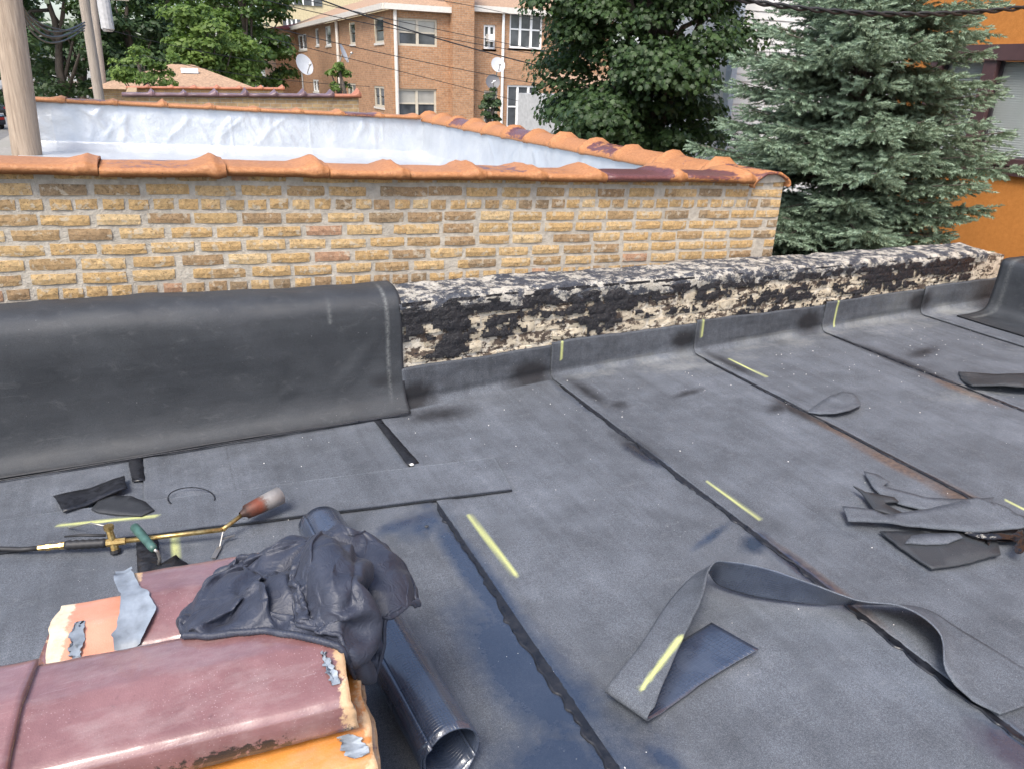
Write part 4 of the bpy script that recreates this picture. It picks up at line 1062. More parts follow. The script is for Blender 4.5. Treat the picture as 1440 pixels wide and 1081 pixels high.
# ================================================================ crumpled jacket (a sheet of cloth relaxed over the tiles)
def m_jacket():
    k = NM('navy_nylon'); n = k.noise(30, 4); tw_ = k.noise(700, 2)
    k.set(color=k.ramp(n, [(.3, (.021, .025, .041)), (.7, (.036, .041, .060))]), rough=.50, spec=.45, sheen=.03, normal=k.bump(k.math('ADD', k.math('MULTIPLY', k.ramp(k.noise(24, 4, .55, None, 2.2), [(.30, 0.0), (.5, 1.0), (.70, 0.0)]), .8), k.math('MULTIPLY', tw_, .1)), .30, .005)); return k.m
M_JKT = m_jacket()
CZ, SZ = math.cos(R(-5)), math.sin(R(-5))
def stack_height(extra=[]):
    x = np.arange(-.45, .75, .005); y = np.arange(.8, 2.0, .005); X, Y = np.meshgrid(x, y, indexing='ij')
    lx = (X+.055)*CZ+(Y-1.13)*SZ; lv = -(X+.055)*SZ+(Y-1.13)*CZ
    TPa = np.array(TP)
    h = np.full_like(X, .03)
    for x0, x1, vs_, zr_ in ((-.29, .262, 0, TZ), (-.27, .34, .335, RZ)):
        hh = zr_+np.interp(lv-vs_, TPa[:, 0], TPa[:, 1], left=-9, right=-9)
        h = np.where((lx > x0) & (lx < x1), np.maximum(h, hh), h)
    h = np.where((lx > -.3) & (lx < .25) & (lv > .1) & (lv < .25), np.maximum(h, .46), h)
    h = np.where((lv > -.12) & (lv < .5) & (lx > 0), np.maximum(h, .52-1.5*np.clip(lx-.24, 0, 1)), h)
    lumps = [((.05, 1.36, .50), (.11, .10, .07)), ((.16, 1.42, .49), (.11, .09, .105)), ((.13, 1.27, .55), (.12, .08, .055)), ((.23, 1.33, .48), (.08, .12, .115)), ((-.01, 1.29, .53), (.07, .06, .035)), ((.295, 1.31, .38), (.095, .18, .15))]
    for (cx, cy, cz), (rx, ry, rz_) in lumps+extra:
        q = 1-((X-cx)/rx)**2-((Y-cy)/ry)**2; h = np.where(q > 0, np.maximum(h, cz+rz_*np.sqrt(np.clip(q, 0, 1))), h)
    ker = np.hanning(9); ker /= ker.sum()
    for ax in (0, 1): h = np.apply_along_axis(lambda r: np.convolve(np.pad(r, 4, 'edge'), ker, 'valid'), ax, h)
    return x, y, h
def set_field(extra=[]):
    global HX, HY, HH, GXh, GYh
    HX, HY, HH = stack_height(extra); GXh, GYh = np.gradient(HH, .005)
set_field()
def hsample(P):
    fx = np.clip((P[..., 0]-HX[0])/.005, 0, len(HX)-1.01); fy = np.clip((P[..., 1]-HY[0])/.005, 0, len(HY)-1.01)
    i, j = fx.astype(int), fy.astype(int); u, v = fx-i, fy-j
    def s(A): return A[i, j]*(1-u)*(1-v)+A[i+1, j]*u*(1-v)+A[i, j+1]*(1-u)*v+A[i+1, j+1]*u*v
    return s(HH), s(GXh), s(GYh)
def pbd(P, groups, inv, steps, inner, grav, collide):
    """position based cloth: groups of independent (a, b, rest, stiffness) index arrays"""
    vel = np.zeros_like(P)
    for it in range(steps):
        old = P.copy(); vel *= .90; vel[:, 2] -= grav; P = P+vel*inv[:, None]
        for q in range(inner):
            for a, b, L, k in groups:
                d = P[b]-P[a]; l = np.sqrt(np.einsum('ij,ij->i', d, d))+1e-9; ws = inv[a]+inv[b]+1e-9
                c = (k*(l-L)/l/ws)[:, None]*d; P[a] += c*inv[a][:, None]; P[b] -= c*inv[b][:, None]
            P = collide(P, old)
        vel = np.clip(P-old, -.004, .004)
    return P
def cloth_groups(nu, nv, P, eu, ev_, wrap=False, bend=.10, bst=3):
    I = np.arange(nu*nv).reshape(nu, nv); out = []
    def put(a, b, k, ext):
        a, b = a.ravel(), b.ravel(); L = np.linalg.norm(P[a]-P[b], axis=1)*(ext.ravel() if hasattr(ext, 'ravel') else ext); out.append((a, b, L, k))
    E = lambda A_, ix: A_.ravel()[ix.ravel()]
    J = np.roll(I, -1, 1)
    for par in (0, 1):
        a, b = I[par:nu-1:2], I[par+1:nu:2]; put(a, b, .9, E(eu, a))
        cols_ = np.arange(par, nv if wrap else nv-1, 2); a, b = I[:, cols_], J[:, cols_]; put(a, b, .9, E(ev_, a))
        cc = slice(None) if wrap else slice(0, nv-1)
        a, b = I[par:nu-1:2][:, cc], J[par+1:nu:2][:, cc]; put(a, b, .3, .5*(E(eu, a)+E(ev_, a)))
        a, b = J[par:nu-1:2][:, cc], I[par+1:nu:2][:, cc]; put(a, b, .3, .5*(E(eu, a)+E(ev_, a)))
    for o in range(2*bst):
        r0 = np.arange(o, nu-bst, 2*bst)
        if len(r0): a, b = I[r0], I[r0+bst]; L = np.linalg.norm(P[a.ravel()]-P[b.ravel()], axis=1); put(a, b, bend, E(eu, a))
        if wrap:
            continue
        c0 = np.arange(o, nv-bst, 2*bst)
        if len(c0): a, b = I[:, c0], I[:, c0+bst]; put(a, b, bend, E(ev_, a))
    return out
def relax_cloth(corners, bulge, nu=92, nv=80, ext=(1.30, 1.24), lift=.0, seed=301, wave=.062, pin_hem=True, freq=(5.0, 2.4), foc=(.62, .80), post=.026, nfold=7):
    u = np.linspace(0, 1, nu); v = np.linspace(0, 1, nv); U_, V_ = np.meshgrid(u, v, indexing='ij')
    c00, c10, c11, c01 = [np.array(p) for p in corners]
    B = (1-U_)[..., None]*(1-V_)[..., None]*c00+U_[..., None]*(1-V_)[..., None]*c10+U_[..., None]*V_[..., None]*c11+(1-U_)[..., None]*V_[..., None]*c01
    for vec, wgt in zip(bulge, (np.sin(np.pi*V_)*(1-U_), np.sin(np.pi*U_)*V_, np.sin(np.pi*U_)*(1-V_), np.sin(np.pi*V_)*U_)): B = B+np.array(vec)*wgt[..., None]
    B = B+.012*np.stack([fbm(U_*5, V_*5, 0, 2, seed), fbm(U_*5, V_*5, 0, 2, seed+1)], -1)
    P = np.concatenate([B, (np.zeros_like(U_))[..., None]], -1)
    h, _, _ = hsample(P); edge = np.sin(np.pi*np.clip(np.minimum(np.minimum(U_, 1-U_), np.minimum(V_, 1-V_))*5, 0, .5))
    wx = U_+.10*fbm(U_*2.5, V_*2.5, 0, 2, seed+4); wy = V_+.10*fbm(U_*2.5, V_*2.5, 0, 2, seed+5)
    ph = np.arctan2(wy-foc[1], wx-foc[0]); rr_ = np.hypot(wx-foc[0], wy-foc[1])
    ridge = (1-np.abs(np.sin(ph*freq[0]+1.5*fbm(rr_*3, ph, 0, 2, seed+6))))**1.6*np.clip(rr_*3.0, 0, 1)*np.clip(.45+.9*fbm(ph*1.7, rr_*1.5, 0, 2, seed+7), .1, 1)
    P[..., 2] = h+lift+.007+wave*edge*ridge+.012*edge*np.abs(fbm(U_*freq[1]*2, V_*freq[1]*2, 0, 2, seed+2))
    eu = ext[0]*np.ones_like(U_); ev_ = ext[1]*np.ones_like(U_)
    if pin_hem: eu = 1.10+(eu-1.10)*sstep(.0, .12, V_)
    gr = cloth_groups(nu, nv, np.concatenate([B, h[..., None]], -1).reshape(-1, 3), eu, ev_, False, .05, 3)
    inv = np.ones((nu, nv)); inv[:, 0] = 0; inv[0, :] = 0; inv[:, -1] = 0; inv[-1, :] = 0; inv = inv.ravel()
    def col(P, old):
        h, gx, gy = hsample(P); pen = h+lift+.006-P[:, 2]; m = pen > 0; nl2 = 1+gx*gx+gy*gy; push = np.where(m, pen/nl2, 0)
        P[:, 0] -= push*np.clip(gx, -2, 2)*.5; P[:, 1] -= push*np.clip(gy, -2, 2)*.5; P[:, 2] += push
        P[:, :2] = np.where(m[:, None], old[:, :2]+(P[:, :2]-old[:, :2])*.75, P[:, :2]); return P
    P = pbd(P.reshape(-1, 3), gr, inv, 110, 6, .0007, col).reshape(nu, nv, 3)
    Q = P.copy(); Q[1:-1, 1:-1] = .6*P[1:-1, 1:-1]+.10*(P[2:, 1:-1]+P[:-2, 1:-1]+P[1:-1, 2:]+P[1:-1, :-2])
    # loose folds: sharp leaning ridges running out from the gathered middle
    def folds(nf, sd_, c_):
        a_, b_ = U_+.12*fbm(U_*3, V_*3, 0, 2, sd_)-c_[0], V_+.12*fbm(U_*3, V_*3, 0, 2, sd_+1)-c_[1]
        p_ = np.arctan2(b_, a_); r_ = np.hypot(a_, b_)
        t_ = (p_*nf/np.pi+1.1*fbm(r_*2.4, p_*.8, 0, 2, sd_+2)) % 1.0
        prof_ = np.where(t_ < .68, (t_/.68)**1.3, 1-((t_-.68)/.32)**.8)
        return prof_*np.clip(r_*2.2, 0, 1)*np.clip(.55+1.1*fbm(p_*2.1, r_*2.6, 0, 2, sd_+3), .12, 1.2), p_
    r1, p1_ = folds(nfold, seed+31, foc); r2, p2_ = folds(nfold+2, seed+47, (foc[0]-.35, foc[1]-.5))
    am = post*edge**.7
    Q[..., 2] += am*(r1+.55*r2)
    Q[..., 0] += .55*am*(r1*-np.sin(p1_)); Q[..., 1] += .55*am*(r1*np.cos(p1_))
    return Q
G = relax_cloth(((-.07, 1.235), (.195, 1.075), (.35, 1.38), (.06, 1.52)), ((-.035, .03), (.03, .03), (-.005, .03), (.01, 0)))
jk = empty('jacket', (.12, 1.28, .55)); tag(jk, 'crumpled dark navy padded jacket lying over the stacked coping tiles', 'jacket')
def jacket_mesh(G):
    nu, nv, _ = G.shape
    o = link('shell', mesh_np('shell', G.reshape(-1, 3)-wloc(jk), grid_faces(nu, nv), True), M_JKT, jk)
    md = o.modifiers.new('solid', 'SOLIDIFY'); md.thickness = .004; md.offset = 0
    md = o.modifiers.new('sub', 'SUBSURF'); md.levels = 1; md.render_levels = 1
    n = nu; m = MB(); m.tube([Vector(p) for p in G[:, 0]], [.0062+.0012*(i % 2) for i in range(nu)], 8, True); m.build('hem', M_JKT, jk, True)
    m = MB(); m.tube([Vector(p) for p in np.concatenate([G[0, :], G[:, -1][1:], G[-1, ::-1][1:]])], .0045, 6, True); m.build('edge_binding', M_JKT, jk, True)
jacket_mesh(G)
def panel(name, G, binding=True):
    nu, nv, _ = G.shape
    o = link(name, mesh_np(name, G.reshape(-1, 3)-wloc(jk), grid_faces(nu, nv), True), M_JKT, jk)
    md = o.modifiers.new('solid', 'SOLIDIFY'); md.thickness = .004; md.offset = 0
    md = o.modifiers.new('sub', 'SUBSURF'); md.levels = 1; md.render_levels = 1
    if binding: MB().tube([Vector(p) for p in np.concatenate([G[:, 0], G[-1, 1:], G[::-1, -1][1:], G[0, ::-1][1:]])], .0048, 6, True).build('cuff', M_JKT, o, True)
set_field([((.205, 1.25, .60), (.055, .13, .062))])
panel('sleeve', relax_cloth(((.135, 1.16), (.205, 1.085), (.270, 1.33), (.180, 1.385)), ((-.02, .0), (.0, .02), (0, 0), (.02, 0)), 60, 76, (1.30, 1.22), .012, 401, .040, False, (2.5, 2.6), (.5, 1.1), .024, 6))
set_field([((.31, 1.32, .42), (.10, .17, .155)), ((.26, 1.40, .48), (.08, .08, .12))])
panel('hood', relax_cloth(((.215, 1.46), (.255, 1.14), (.375, 1.22), (.365, 1.43)), ((.0, .0), (.03, .0), (0, 0), (.0, .02)), 80, 60, (1.26, 1.26), .010, 501, .05, False, (3.0, 2.0), (.0, .1), .030, 7))
# ================================================================ garage with purple coping, further back
def m_farbrick(name, c1, c2, mort, axis='x', scale=1.0):
    k = NM(name); b = k.n.new('ShaderNodeTexBrick')
    sx = k.n.new('ShaderNodeSeparateXYZ'); k.l.new(k.pos, sx.inputs[0]); cx = k.n.new('ShaderNodeCombineXYZ')
    k.l.new(k.math('ADD', sx.outputs[0], sx.outputs[1]), cx.inputs[0]); k.l.new(sx.outputs[2], cx.inputs[1])
    k.l.new(cx.outputs[0], b.inputs['Vector'])
    b.inputs['Scale'].default_value = 1.0; b.inputs['Brick Width'].default_value = .215*scale; b.inputs['Row Height'].default_value = .075*scale
    b.inputs['Mortar Size'].default_value = .007*scale; b.inputs['Mortar Smooth'].default_value = .4; b.inputs['Bias'].default_value = 0
    for i_, c_ in (('Color1', c1), ('Color2', c2), ('Mortar', mort)): b.inputs[i_].default_value = (*c_, 1)
    n = k.noise(9, 5, .7); n2 = k.noise(.5, 4, .6)
    col = k.mix(.75, b.outputs['Color'], k.ramp(n, [(.3, .62), (.7, 1.35)]), 'MULTIPLY'); col = k.mix(.6, col, k.ramp(n2, [(.3, .8), (.7, 1.15)]), 'MULTIPLY')
    k.set(color=col, rough=.9, normal=k.bump(b.outputs['Fac'], .6, -.01)); return k.m
M_FB1 = m_farbrick('far_yellow_brick', (.40, .28, .14), (.30, .20, .11), (.36, .32, .26))
M_FB2 = m_farbrick('apartment_brick', (.43, .235, .125), (.33, .175, .092), (.36, .285, .205), scale=1.25)
M_PUR = simple('purple_glazed_clay', (.14, .085, .095), .35, 0, .35, 3)
M_PUR2 = simple('red_clay', (.36, .14, .08), .6, 0, .3, 3)
fg = empty('brick_garage', (2, 19, GZ)); tag(fg, 'further brick garage topped with purple glazed coping tiles', 'building')
FX0, FX1 = -.33, 4.2
MB().box((FX0, 17, GZ), (FX1, 17.25, 1.04)).box((FX0, 22.6, GZ), (FX1-.7, 22.85, 1.03)).box((FX0, 17.26, GZ), (FX0+.2, 22.59, 1.02)).box((FX0+.21, 17.26, GZ), (FX1-.3, 22.59, .35)).build('wall', M_FB1, fg)
for j in range(8):
    L = (FX1-FX0+.1)/8; x0 = FX0-.05+j*L
    coping_tile(L, 200+j, .3, M_PUR if j != 7 else M_PUR2, fg, lambda X, Y, Z, x0=x0: np.stack([X+x0, 17.12+Y, 1.07+Z*1.5+.012*(X+x0)], -1), hump=.06, n=16)
for j in range(7):
    L = .56; x0 = FX0-.05+j*L
    coping_tile(L, 220+j, .3, M_PUR2, fg, lambda X, Y, Z, x0=x0: np.stack([X+x0, 22.72+Y, 1.06+Z*1.3+.012*(X+x0)], -1), hump=.05, n=16)
# low shed with a tan hip roof behind it
M_SHING = simple('tan_shingles', (.34, .22, .14), .9, 0, .3, 12, .5, 40)
sh = empty('hip_roof_shed', (1.2, 33, GZ)); tag(sh, 'small brick shed with tan hipped shingle roof behind the purple coping', 'building')
MB().box((-1.4, 31.5, GZ), (3.9, 36, .75)).build('wall', M_FB1, sh)
MB().add([(-1.7, 31.2, .75), (4.2, 31.2, .75), (4.2, 36.3, .75), (-1.7, 36.3, .75), (1.1, 33.7, 1.62), (1.9, 33.7, 1.62)], [[0,1,5,4],[1,2,5],[2,3,4,5],[3,0,4],[3,2,1,0]]).build('roof', M_SHING, sh)
MB().box((1.4, 32.75, 1.32), (2.0, 32.9, 1.50)).build('vent', simple('white_vent', (.7, .72, .75), .5), sh)

# ================================================================ apartment building
M_WHITE = simple('white_painted_trim', (.78, .78, .76), .5, 0, .06); M_TAN = simple('tan_window_frame', (.50, .45, .36), .6, 0, .1)
M_GUT = simple('pale_gutter', (.62, .58, .52), .5, 0, .08)
def m_glass(name, a, b):
    k = NM(name); n = k.noise(1.1, 3); k.set(color=k.ramp(n, [(.35, a), (.65, b)]), rough=.08, spec=.6); return k.m
M_GL = m_glass('dark_window_glass', (.03, .035, .04), (.10, .11, .12))
M_BLIND = m_glass('window_with_drawn_shade', (.30, .29, .26), (.42, .41, .37))
ap = empty('apartment_building', (16, 42, GZ)); tag(ap, 'two storey tan brick apartment building with white trimmed windows and satellite dishes', 'building')
YB, XC = 36.0, 10.5
XE = 22.5
def win_front(x0, x1, z0, z1, y, frame, n=2, sash=True, blind=.5, arch=False, dep=.12):
    w_ = MB(); t = .09
    w_.box((x0, y-.04, z0), (x0+t, y+dep, z1)).box((x1-t, y-.04, z0), (x1, y+dep, z1)).box((x0+t, y-.04, z1-t), (x1-t, y+dep, z1)).box((x0+t, y-.04, z0), (x1-t, y+dep, z0+t))
    for i in range(1, n):
        xm = x0+(x1-x0)*i/n; w_.box((xm-.06, y-.036, z0+t), (xm+.06, y+dep-.01, z1-t))
    o = w_.build('window', frame, ap)
    for i in range(n):
        a, b = x0+(x1-x0)*i/n+.05, x0+(x1-x0)*(i+1)/n-.05; zm = (z0+z1)/2
        MB().box((a, y+.03, z0+.06), (b, y+.06, zm-.03)).build('pane', M_GL, o)
        MB().box((a, y+.012, zm+.02), (b, y+.045, z1-.06)).build('pane', M_BLIND if blind > .4 else M_GL, o)
        MB().box((a, y-.01, zm-.04), (b, y+.05, zm+.03)).build('sash_rail', frame, o)
    MB().box((x0-.06, y-.10, z0-.10), (x1+.06, y+.05, z0-.005)).build('sill', M_GUT, o)
    return o
def win_side(y0, y1, z0, z1, x, frame, n=1):
    w_ = MB(); t = .09; d = .12
    w_.box((x-.04, y0, z0), (x+d, y0+t, z1)).box((x-.04, y1-t, z0), (x+d, y1, z1)).box((x-.04, y0+t, z1-t), (x+d, y1-t, z1)).box((x-.04, y0+t, z0), (x+d, y1-t, z0+t))
    for i in range(1, n):
        ym = y0+(y1-y0)*i/n; w_.box((x-.036, ym-.07, z0+t), (x+d-.01, ym+.07, z1-t))
    o = w_.build('window', frame, ap); zm = (z0+z1)/2
    MB().box((x+.02, y0+.05, z0+.06), (x+.06, y1-.05, zm-.03)).build('pane', M_GL, o); MB().box((x+.01, y0+.05, zm+.02), (x+.05, y1-.05, z1-.06)).build('pane', M_GL, o)
    MB().box((x-.10, y0-.06, z0-.1), (x+.03, y1+.06, z0-.005)).build('sill', M_GUT, o)
PF = lambda x, y, Y=YB: (atY(x, y, Y)[0], atY(x, y, Y)[2])
PS = lambda x, y, X=XC: (atX(x, y, X)[1], atX(x, y, X)[2])
ZE = PF(590, 16)[1]
XD = PF(662, 20)[0]
yS = PS(404, 60)[0]
# wall with real openings: built as piers and bands round the window rectangles
def wall_front(x0, x1, z0, z1, y, th, holes, name='wall'):
    xs = sorted({x0, x1, *[h[0] for h in holes], *[h[1] for h in holes]}); zz = sorted({z0, z1, *[h[2] for h in holes], *[h[3] for h in holes]})
    m = MB()
    for a, b in zip(xs[:-1], xs[1:]):
        for c, d in zip(zz[:-1], zz[1:]):
            cx, cz = (a+b)/2, (c+d)/2
            if any(h[0] < cx < h[1] and h[2] < cz < h[3] for h in holes): continue
            m.add([(a, y, c), (b, y, c), (b, y, d), (a, y, d)], [[0, 1, 2, 3]])
    for h in holes:
        a, b, c, d = h; m.add([(a, y, c), (b, y, c), (b, y, d), (a, y, d), (a, y+th, c), (b, y+th, c), (b, y+th, d), (a, y+th, d)], [[0,4,5,1],[1,5,6,2],[2,6,7,3],[3,7,4,0],[4,7,6,5]])
    return m
def rect(px0, px1, py0, py1, Y=YB):
    a = PF(px0, py1, Y); b = PF(px1, py0, Y); return (a[0], b[0], a[1], b[1])
H1 = rect(560, 615, 28, 64); H2 = rect(560, 614, 126, 166)
fr = [H1, H2]
x632 = PF(632, 60)[0]
wall_front(XC, x632, GZ, ZE, YB, .35, fr).build('wall', M_FB2, ap)
win_front(*H1, YB+.12, M_TAN, 2, blind=.6); win_front(*H2, YB+.12, M_TAN, 2, blind=.6)
MB().box((x632, YB-.45, GZ), (XD, YB+.6, ZE+2.6)).build('chimney', M_FB2, ap)
YB2 = YB+.5
G1 = rect(680, 697, 36, 69, YB2); G2 = rect(680, 700, 128, 176, YB2); G3 = rect(716, 764, 16, 68, YB2); G4 = rect(712, 759, 121, 180, YB2); G5 = rect(781, 802, 138, 185, YB2)
wall_front(XD, XE, GZ, ZE+.2, YB2, .35, [G1, G2, G3, G4, G5]).build('wall', M_FB2, ap)
for g_, n_, fr_ in ((G1, 2, M_WHITE), (G2, 1, M_TAN), (G3, 3, M_WHITE), (G4, 3, M_WHITE), (G5, 1, M_TAN)): win_front(*g_, YB2+.1, fr_, n_, blind=.3)
MB().box((G1[0]+.15, YB2-.25, (G1[2]+G1[3])/2-.2), (G1[1]-.15, YB2+.1, (G1[2]+G1[3])/2+.12)).build('air_conditioner', M_WHITE, ap)
# side wall along Y
HS = []
for x0, x1, y0, y1 in ((526, 540, 27, 60), (526, 541, 121, 152), (491, 500, 33, 62), (489, 501, 117, 140), (457, 466, 38, 64), (443, 449, 41, 64), (419, 432, 50, 70), (408, 413, 53, 72), (440, 449, 112, 130)):
    a = PS(x1, y1); b = PS(x0, y0); HS.append((a[0], b[0], a[1], b[1]))
m = MB()
ys_ = sorted({YB, yS, *[h[0] for h in HS], *[h[1] for h in HS]}); zz = sorted({GZ, ZE, *[h[2] for h in HS], *[h[3] for h in HS]})
for a, b in zip(ys_[:-1], ys_[1:]):
    for c, d in zip(zz[:-1], zz[1:]):
        if any(h[0] < (a+b)/2 < h[1] and h[2] < (c+d)/2 < h[3] for h in HS): continue
        m.add([(XC, a, c), (XC, b, c), (XC, b, d), (XC, a, d)], [[3, 2, 1, 0]])
for h in HS: m.add([(XC+.2, h[0], h[2]), (XC+.2, h[1], h[2]), (XC+.2, h[1], h[3]), (XC+.2, h[0], h[3])], [[3, 2, 1, 0]])
m.build('wall', M_FB2, ap)
for h in HS: win_side(*h, XC+.06, M_WHITE if h[0] > 45 else M_TAN, 2 if h[1]-h[0] > 1.6 else 1)
MB().add([(XC, yS, GZ), (XE, yS, GZ), (XE, yS, ZE), (XC, yS, ZE)], [[3, 2, 1, 0]]).build('back_wall', M_FB2, ap)
# roof, fascia, gutters and downpipes
rf = MB().add([(XC-.35, YB-.3, ZE+.22), (x632, YB-.3, ZE+.22), (x632, YB+5, ZE+1.9), (XC+4, YB+5, ZE+1.9), (XC+4, yS, ZE+1.9), (XC-.35, yS, ZE+.22)], [[0, 1, 2, 3], [0, 3, 4, 5]]).build('roof', M_SHING, ap)
MB().add([(XD, YB2-.3, ZE+.42), (XE, YB2-.3, ZE+.42), (XE, YB+8, ZE+2.6), (XD, YB+8, ZE+2.6)], [[0, 1, 2, 3]]).build('roof', M_SHING, ap)
MB().box((XC-.35, YB-.36, ZE-.02), (x632-.02, YB-.16, ZE+.22)).box((XC-.42, YB-.15, ZE-.02), (XC-.15, yS, ZE+.22)).box((XD+.02, YB2-.36, ZE+.16), (XE, YB2-.1, ZE+.42)).build('gutter', M_GUT, ap)
for px_, py_ in ((553, 80),):
    x, z = PF(px_, py_); MB().tube([(x+.1, YB-.12, GZ), (x+.1, YB-.12, ZE)], .085, 8).build('downpipe', M_GUT, ap)
yd = PS(478, 70)[0]; MB().tube([(XC-.12, yd, GZ), (XC-.12, yd, ZE)], .09, 8).build('downpipe', M_GUT, ap)
x, z = PF(706, 60, YB2); MB().tube([(x, YB2-.12, GZ), (x, YB2-.12, ZE+.2)], .07, 8).build('downpipe', M_WHITE, ap)
def dish(px_, py_, Y, r, mat, yaw, label):
    p = atY(px_, py_, Y); d = empty('satellite_dish', (p[0], p[1], p[2]-1.2)); tag(d, label, 'satellite dish', 'satellite dishes')
    D = Vector((math.sin(yaw)*.92, -math.cos(yaw)*.92, .38)).normalized(); u = D.cross(Vector((0, 0, 1))).normalized(); w_ = u.cross(D)
    V = []; F = []; n = 20
    for j in range(6):
        rr_ = r*j/5
        for i in range(n): a = 2*math.pi*i/n; V.append(Vector(p)+(u*math.cos(a)+w_*math.sin(a)*1.05)*rr_+D*(.18*r*(rr_/r)**2))
    for j in range(5):
        for i in range(n): F.append([j*n+i, j*n+(i+1) % n, (j+1)*n+(i+1) % n, (j+1)*n+i])
    MB().add(V, F).build('reflector', mat, d, True)
    e = Vector(p)+D*r*.95-w_*r*.3
    MB().tube([Vector(p)-w_*r*.98, e], .018, 6).build('feed_arm', M_STEEL, d); MB().sphere(e, .06, 8, 5).build('feed_horn', M_STEEL, d)
    MB().tube([Vector(p)-D*.03, Vector(p)-D*.15-Vector((0, 0, .25)), Vector(p)-D*.15-Vector((0, 0, 4.2))], .03, 8).build('mast', M_STEEL, d)
M_DISH = simple('grey_dish', (.46, .47, .48), .5, 0, .05); M_DISH2 = simple('dark_dish', (.10, .10, .11), .5, 0, .05)
dish(427, 92, 33, .40, M_DISH, .5, 'pale grey satellite dish on a mast near the red roofed wing')
dish(482, 76, 33, .36, M_DISH, 1.1, 'grey satellite dish seen edge on beside the downpipe')
dish(700, 92, 34, .33, M_DISH, -.1, 'light grey satellite dish above a darker dish')
dish(693, 116, 34, .33, M_DISH2, -.3, 'dark satellite dish with pale marking below a lighter dish')
p = atY(692, 116, 33.75); MB().bar((p[0]-.08, p[1]-.14, p[2]-.04), (p[0]+.10, p[1]-.14, p[2]+.08), .02, .07, (0, -1, 0)).build('dish_marking', M_WHITE, bpy.data.objects['satellite_dish.003'])
# wing with red roof behind, and a cream block beyond
rw = empty('red_roofed_house', (9, 62, GZ)); tag(rw, 'brick house with red roof behind the apartment building', 'building')
a = PF(384, 40, 60); b = PF(436, 40, 60)
MB().box((a[0], 60, GZ), (b[0]+1.5, 66, a[1])).build('wall', M_FB2, rw)
MB().add([(a[0]-.3, 59.7, a[1]), (b[0]+1.5, 59.7, a[1]), (b[0]+1.5, 66.3, a[1]), (a[0]-.3, 66.3, a[1]), (b[0]-.2, 62, a[1]+.55), (b[0]+1.5, 62, a[1]+.6)], [[0,1,5,4],[1,2,5],[2,3,4,5],[3,0,4]]).build('roof', simple('red_shingles', (.33, .07, .06), .85), rw)
for x0, x1, y0, y1 in ((400, 407, 50, 73), (418, 433, 52, 72), (387, 391, 50, 73)):
    c = PF(x0, y1, 60); d = PF(x1, y0, 60); wf = MB().box((c[0], 59.9, c[1]), (d[0], 60.02, d[1])).build('window', M_WHITE, rw); MB().box((c[0]+.08, 59.88, c[1]+.1), (d[0]-.08, 59.895, d[1]-.1)).build('pane', M_GL, wf)
cbk = empty('cream_apartment_block', (13, 85, GZ)); tag(cbk, 'cream apartment block with dark balcony windows far behind the red roof', 'building')
a = PF(392, 60, 82); b = PF(470, -60, 82)
MB().box((a[0], 82, GZ), (b[0]+6, 92, b[1])).build('wall', simple('cream_render', (.52, .44, .27), .8), cbk)
for x0, x1, y0, y1 in ((398, 452, -6, 6), (398, 422, 28, 40), (398, 452, -40, -22)):
    c = PF(x0, y1, 82); d = PF(x1, y0, 82); wf = MB().box((c[0], 81.9, c[1]), (d[0], 82.02, d[1])).build('window', M_GL, cbk)
    for q in range(1, 4): xm = c[0]+(d[0]-c[0])*q/4; MB().box((xm-.08, 81.8, c[1]), (xm+.08, 81.89, d[1])).build('mullion', M_WHITE, wf)

# ================================================================ white clapboard house
wh = empty('clapboard_house', (11, 12.5, GZ)); tag(wh, 'white clapboard house with pale blue corner trim behind the spruce', 'building')
YW = 12.6; c0 = atY(1041, 0, YW); WX = float(c0[0])
MB().box((WX+.02, YW+.03, GZ), (WX+7, YW+4, 7)).build('wall', M_WHITE, wh)
M_CLAP = simple('white_clapboard', (.74, .74, .72), .55, 0, .05, 3, .15, 60)
lap = .140; me = None; j = 0; z = -1.2
while z < 5.0:
    if me is None:
        m = MB(); m.add([(0, -.002, 0), (6.6, -.002, 0), (6.6, .016, lap+.01), (0, .016, lap+.01), (0, .03, 0), (6.6, .03, 0)], [[0, 1, 2, 3], [4, 5, 1, 0]]); o = m.build('clapboard', M_CLAP, wh, local=True); me = o.data
    else: o = link('clapboard', me, None, wh)
    o.location = Vector((WX+.10, YW-.02, z))-Vector(wloc(wh)); z += lap
MB().box((WX-.02, YW-.05, GZ), (WX+.11, YW+.12, 7)).build('corner_trim', simple('pale_blue_trim', (.50, .58, .66), .5, 0, .05), wh)

# ================================================================ orange stucco building
def m_stucco():
    k = NM('orange_stucco'); n = k.noise(25, 5, .6); n2 = k.noise(1.2, 4)
    k.set(color=k.mix(.5, k.ramp(n, [(.3, (.44, .165, .030)), (.7, (.53, .21, .045))]), k.ramp(n2, [(.3, .88), (.7, 1.08)]), 'MULTIPLY'), rough=.85, normal=k.bump(k.noise(60, 5), .5, .006)); return k.m
M_STUC = m_stucco(); M_FRM = simple('purple_brown_frame', (.075, .040, .042), .45, 0, .12)
og = empty('orange_stucco_house', (10, 3, GZ)); tag(og, 'orange stucco house with purple brown window frame beyond the spruce', 'building')
OX = 8.5
def ox(px_, py_): q = atX(px_, py_, OX); return q[1], q[2]
wy1 = ox(1328, 75)[0]; wy0 = 3.9; wz1 = 1.887; wz0 = .883
m = MB()
ys_ = [-4.0, wy0, wy1, 7.05]; zz = [GZ, wz0, wz1, 7.0]
for a, b in zip(ys_[:-1], ys_[1:]):
    for c, d in zip(zz[:-1], zz[1:]):
        if a == wy0 and c == wz0: continue
        m.add([(OX, a, c), (OX, b, c), (OX, b, d), (OX, a, d)], [[3, 2, 1, 0]])
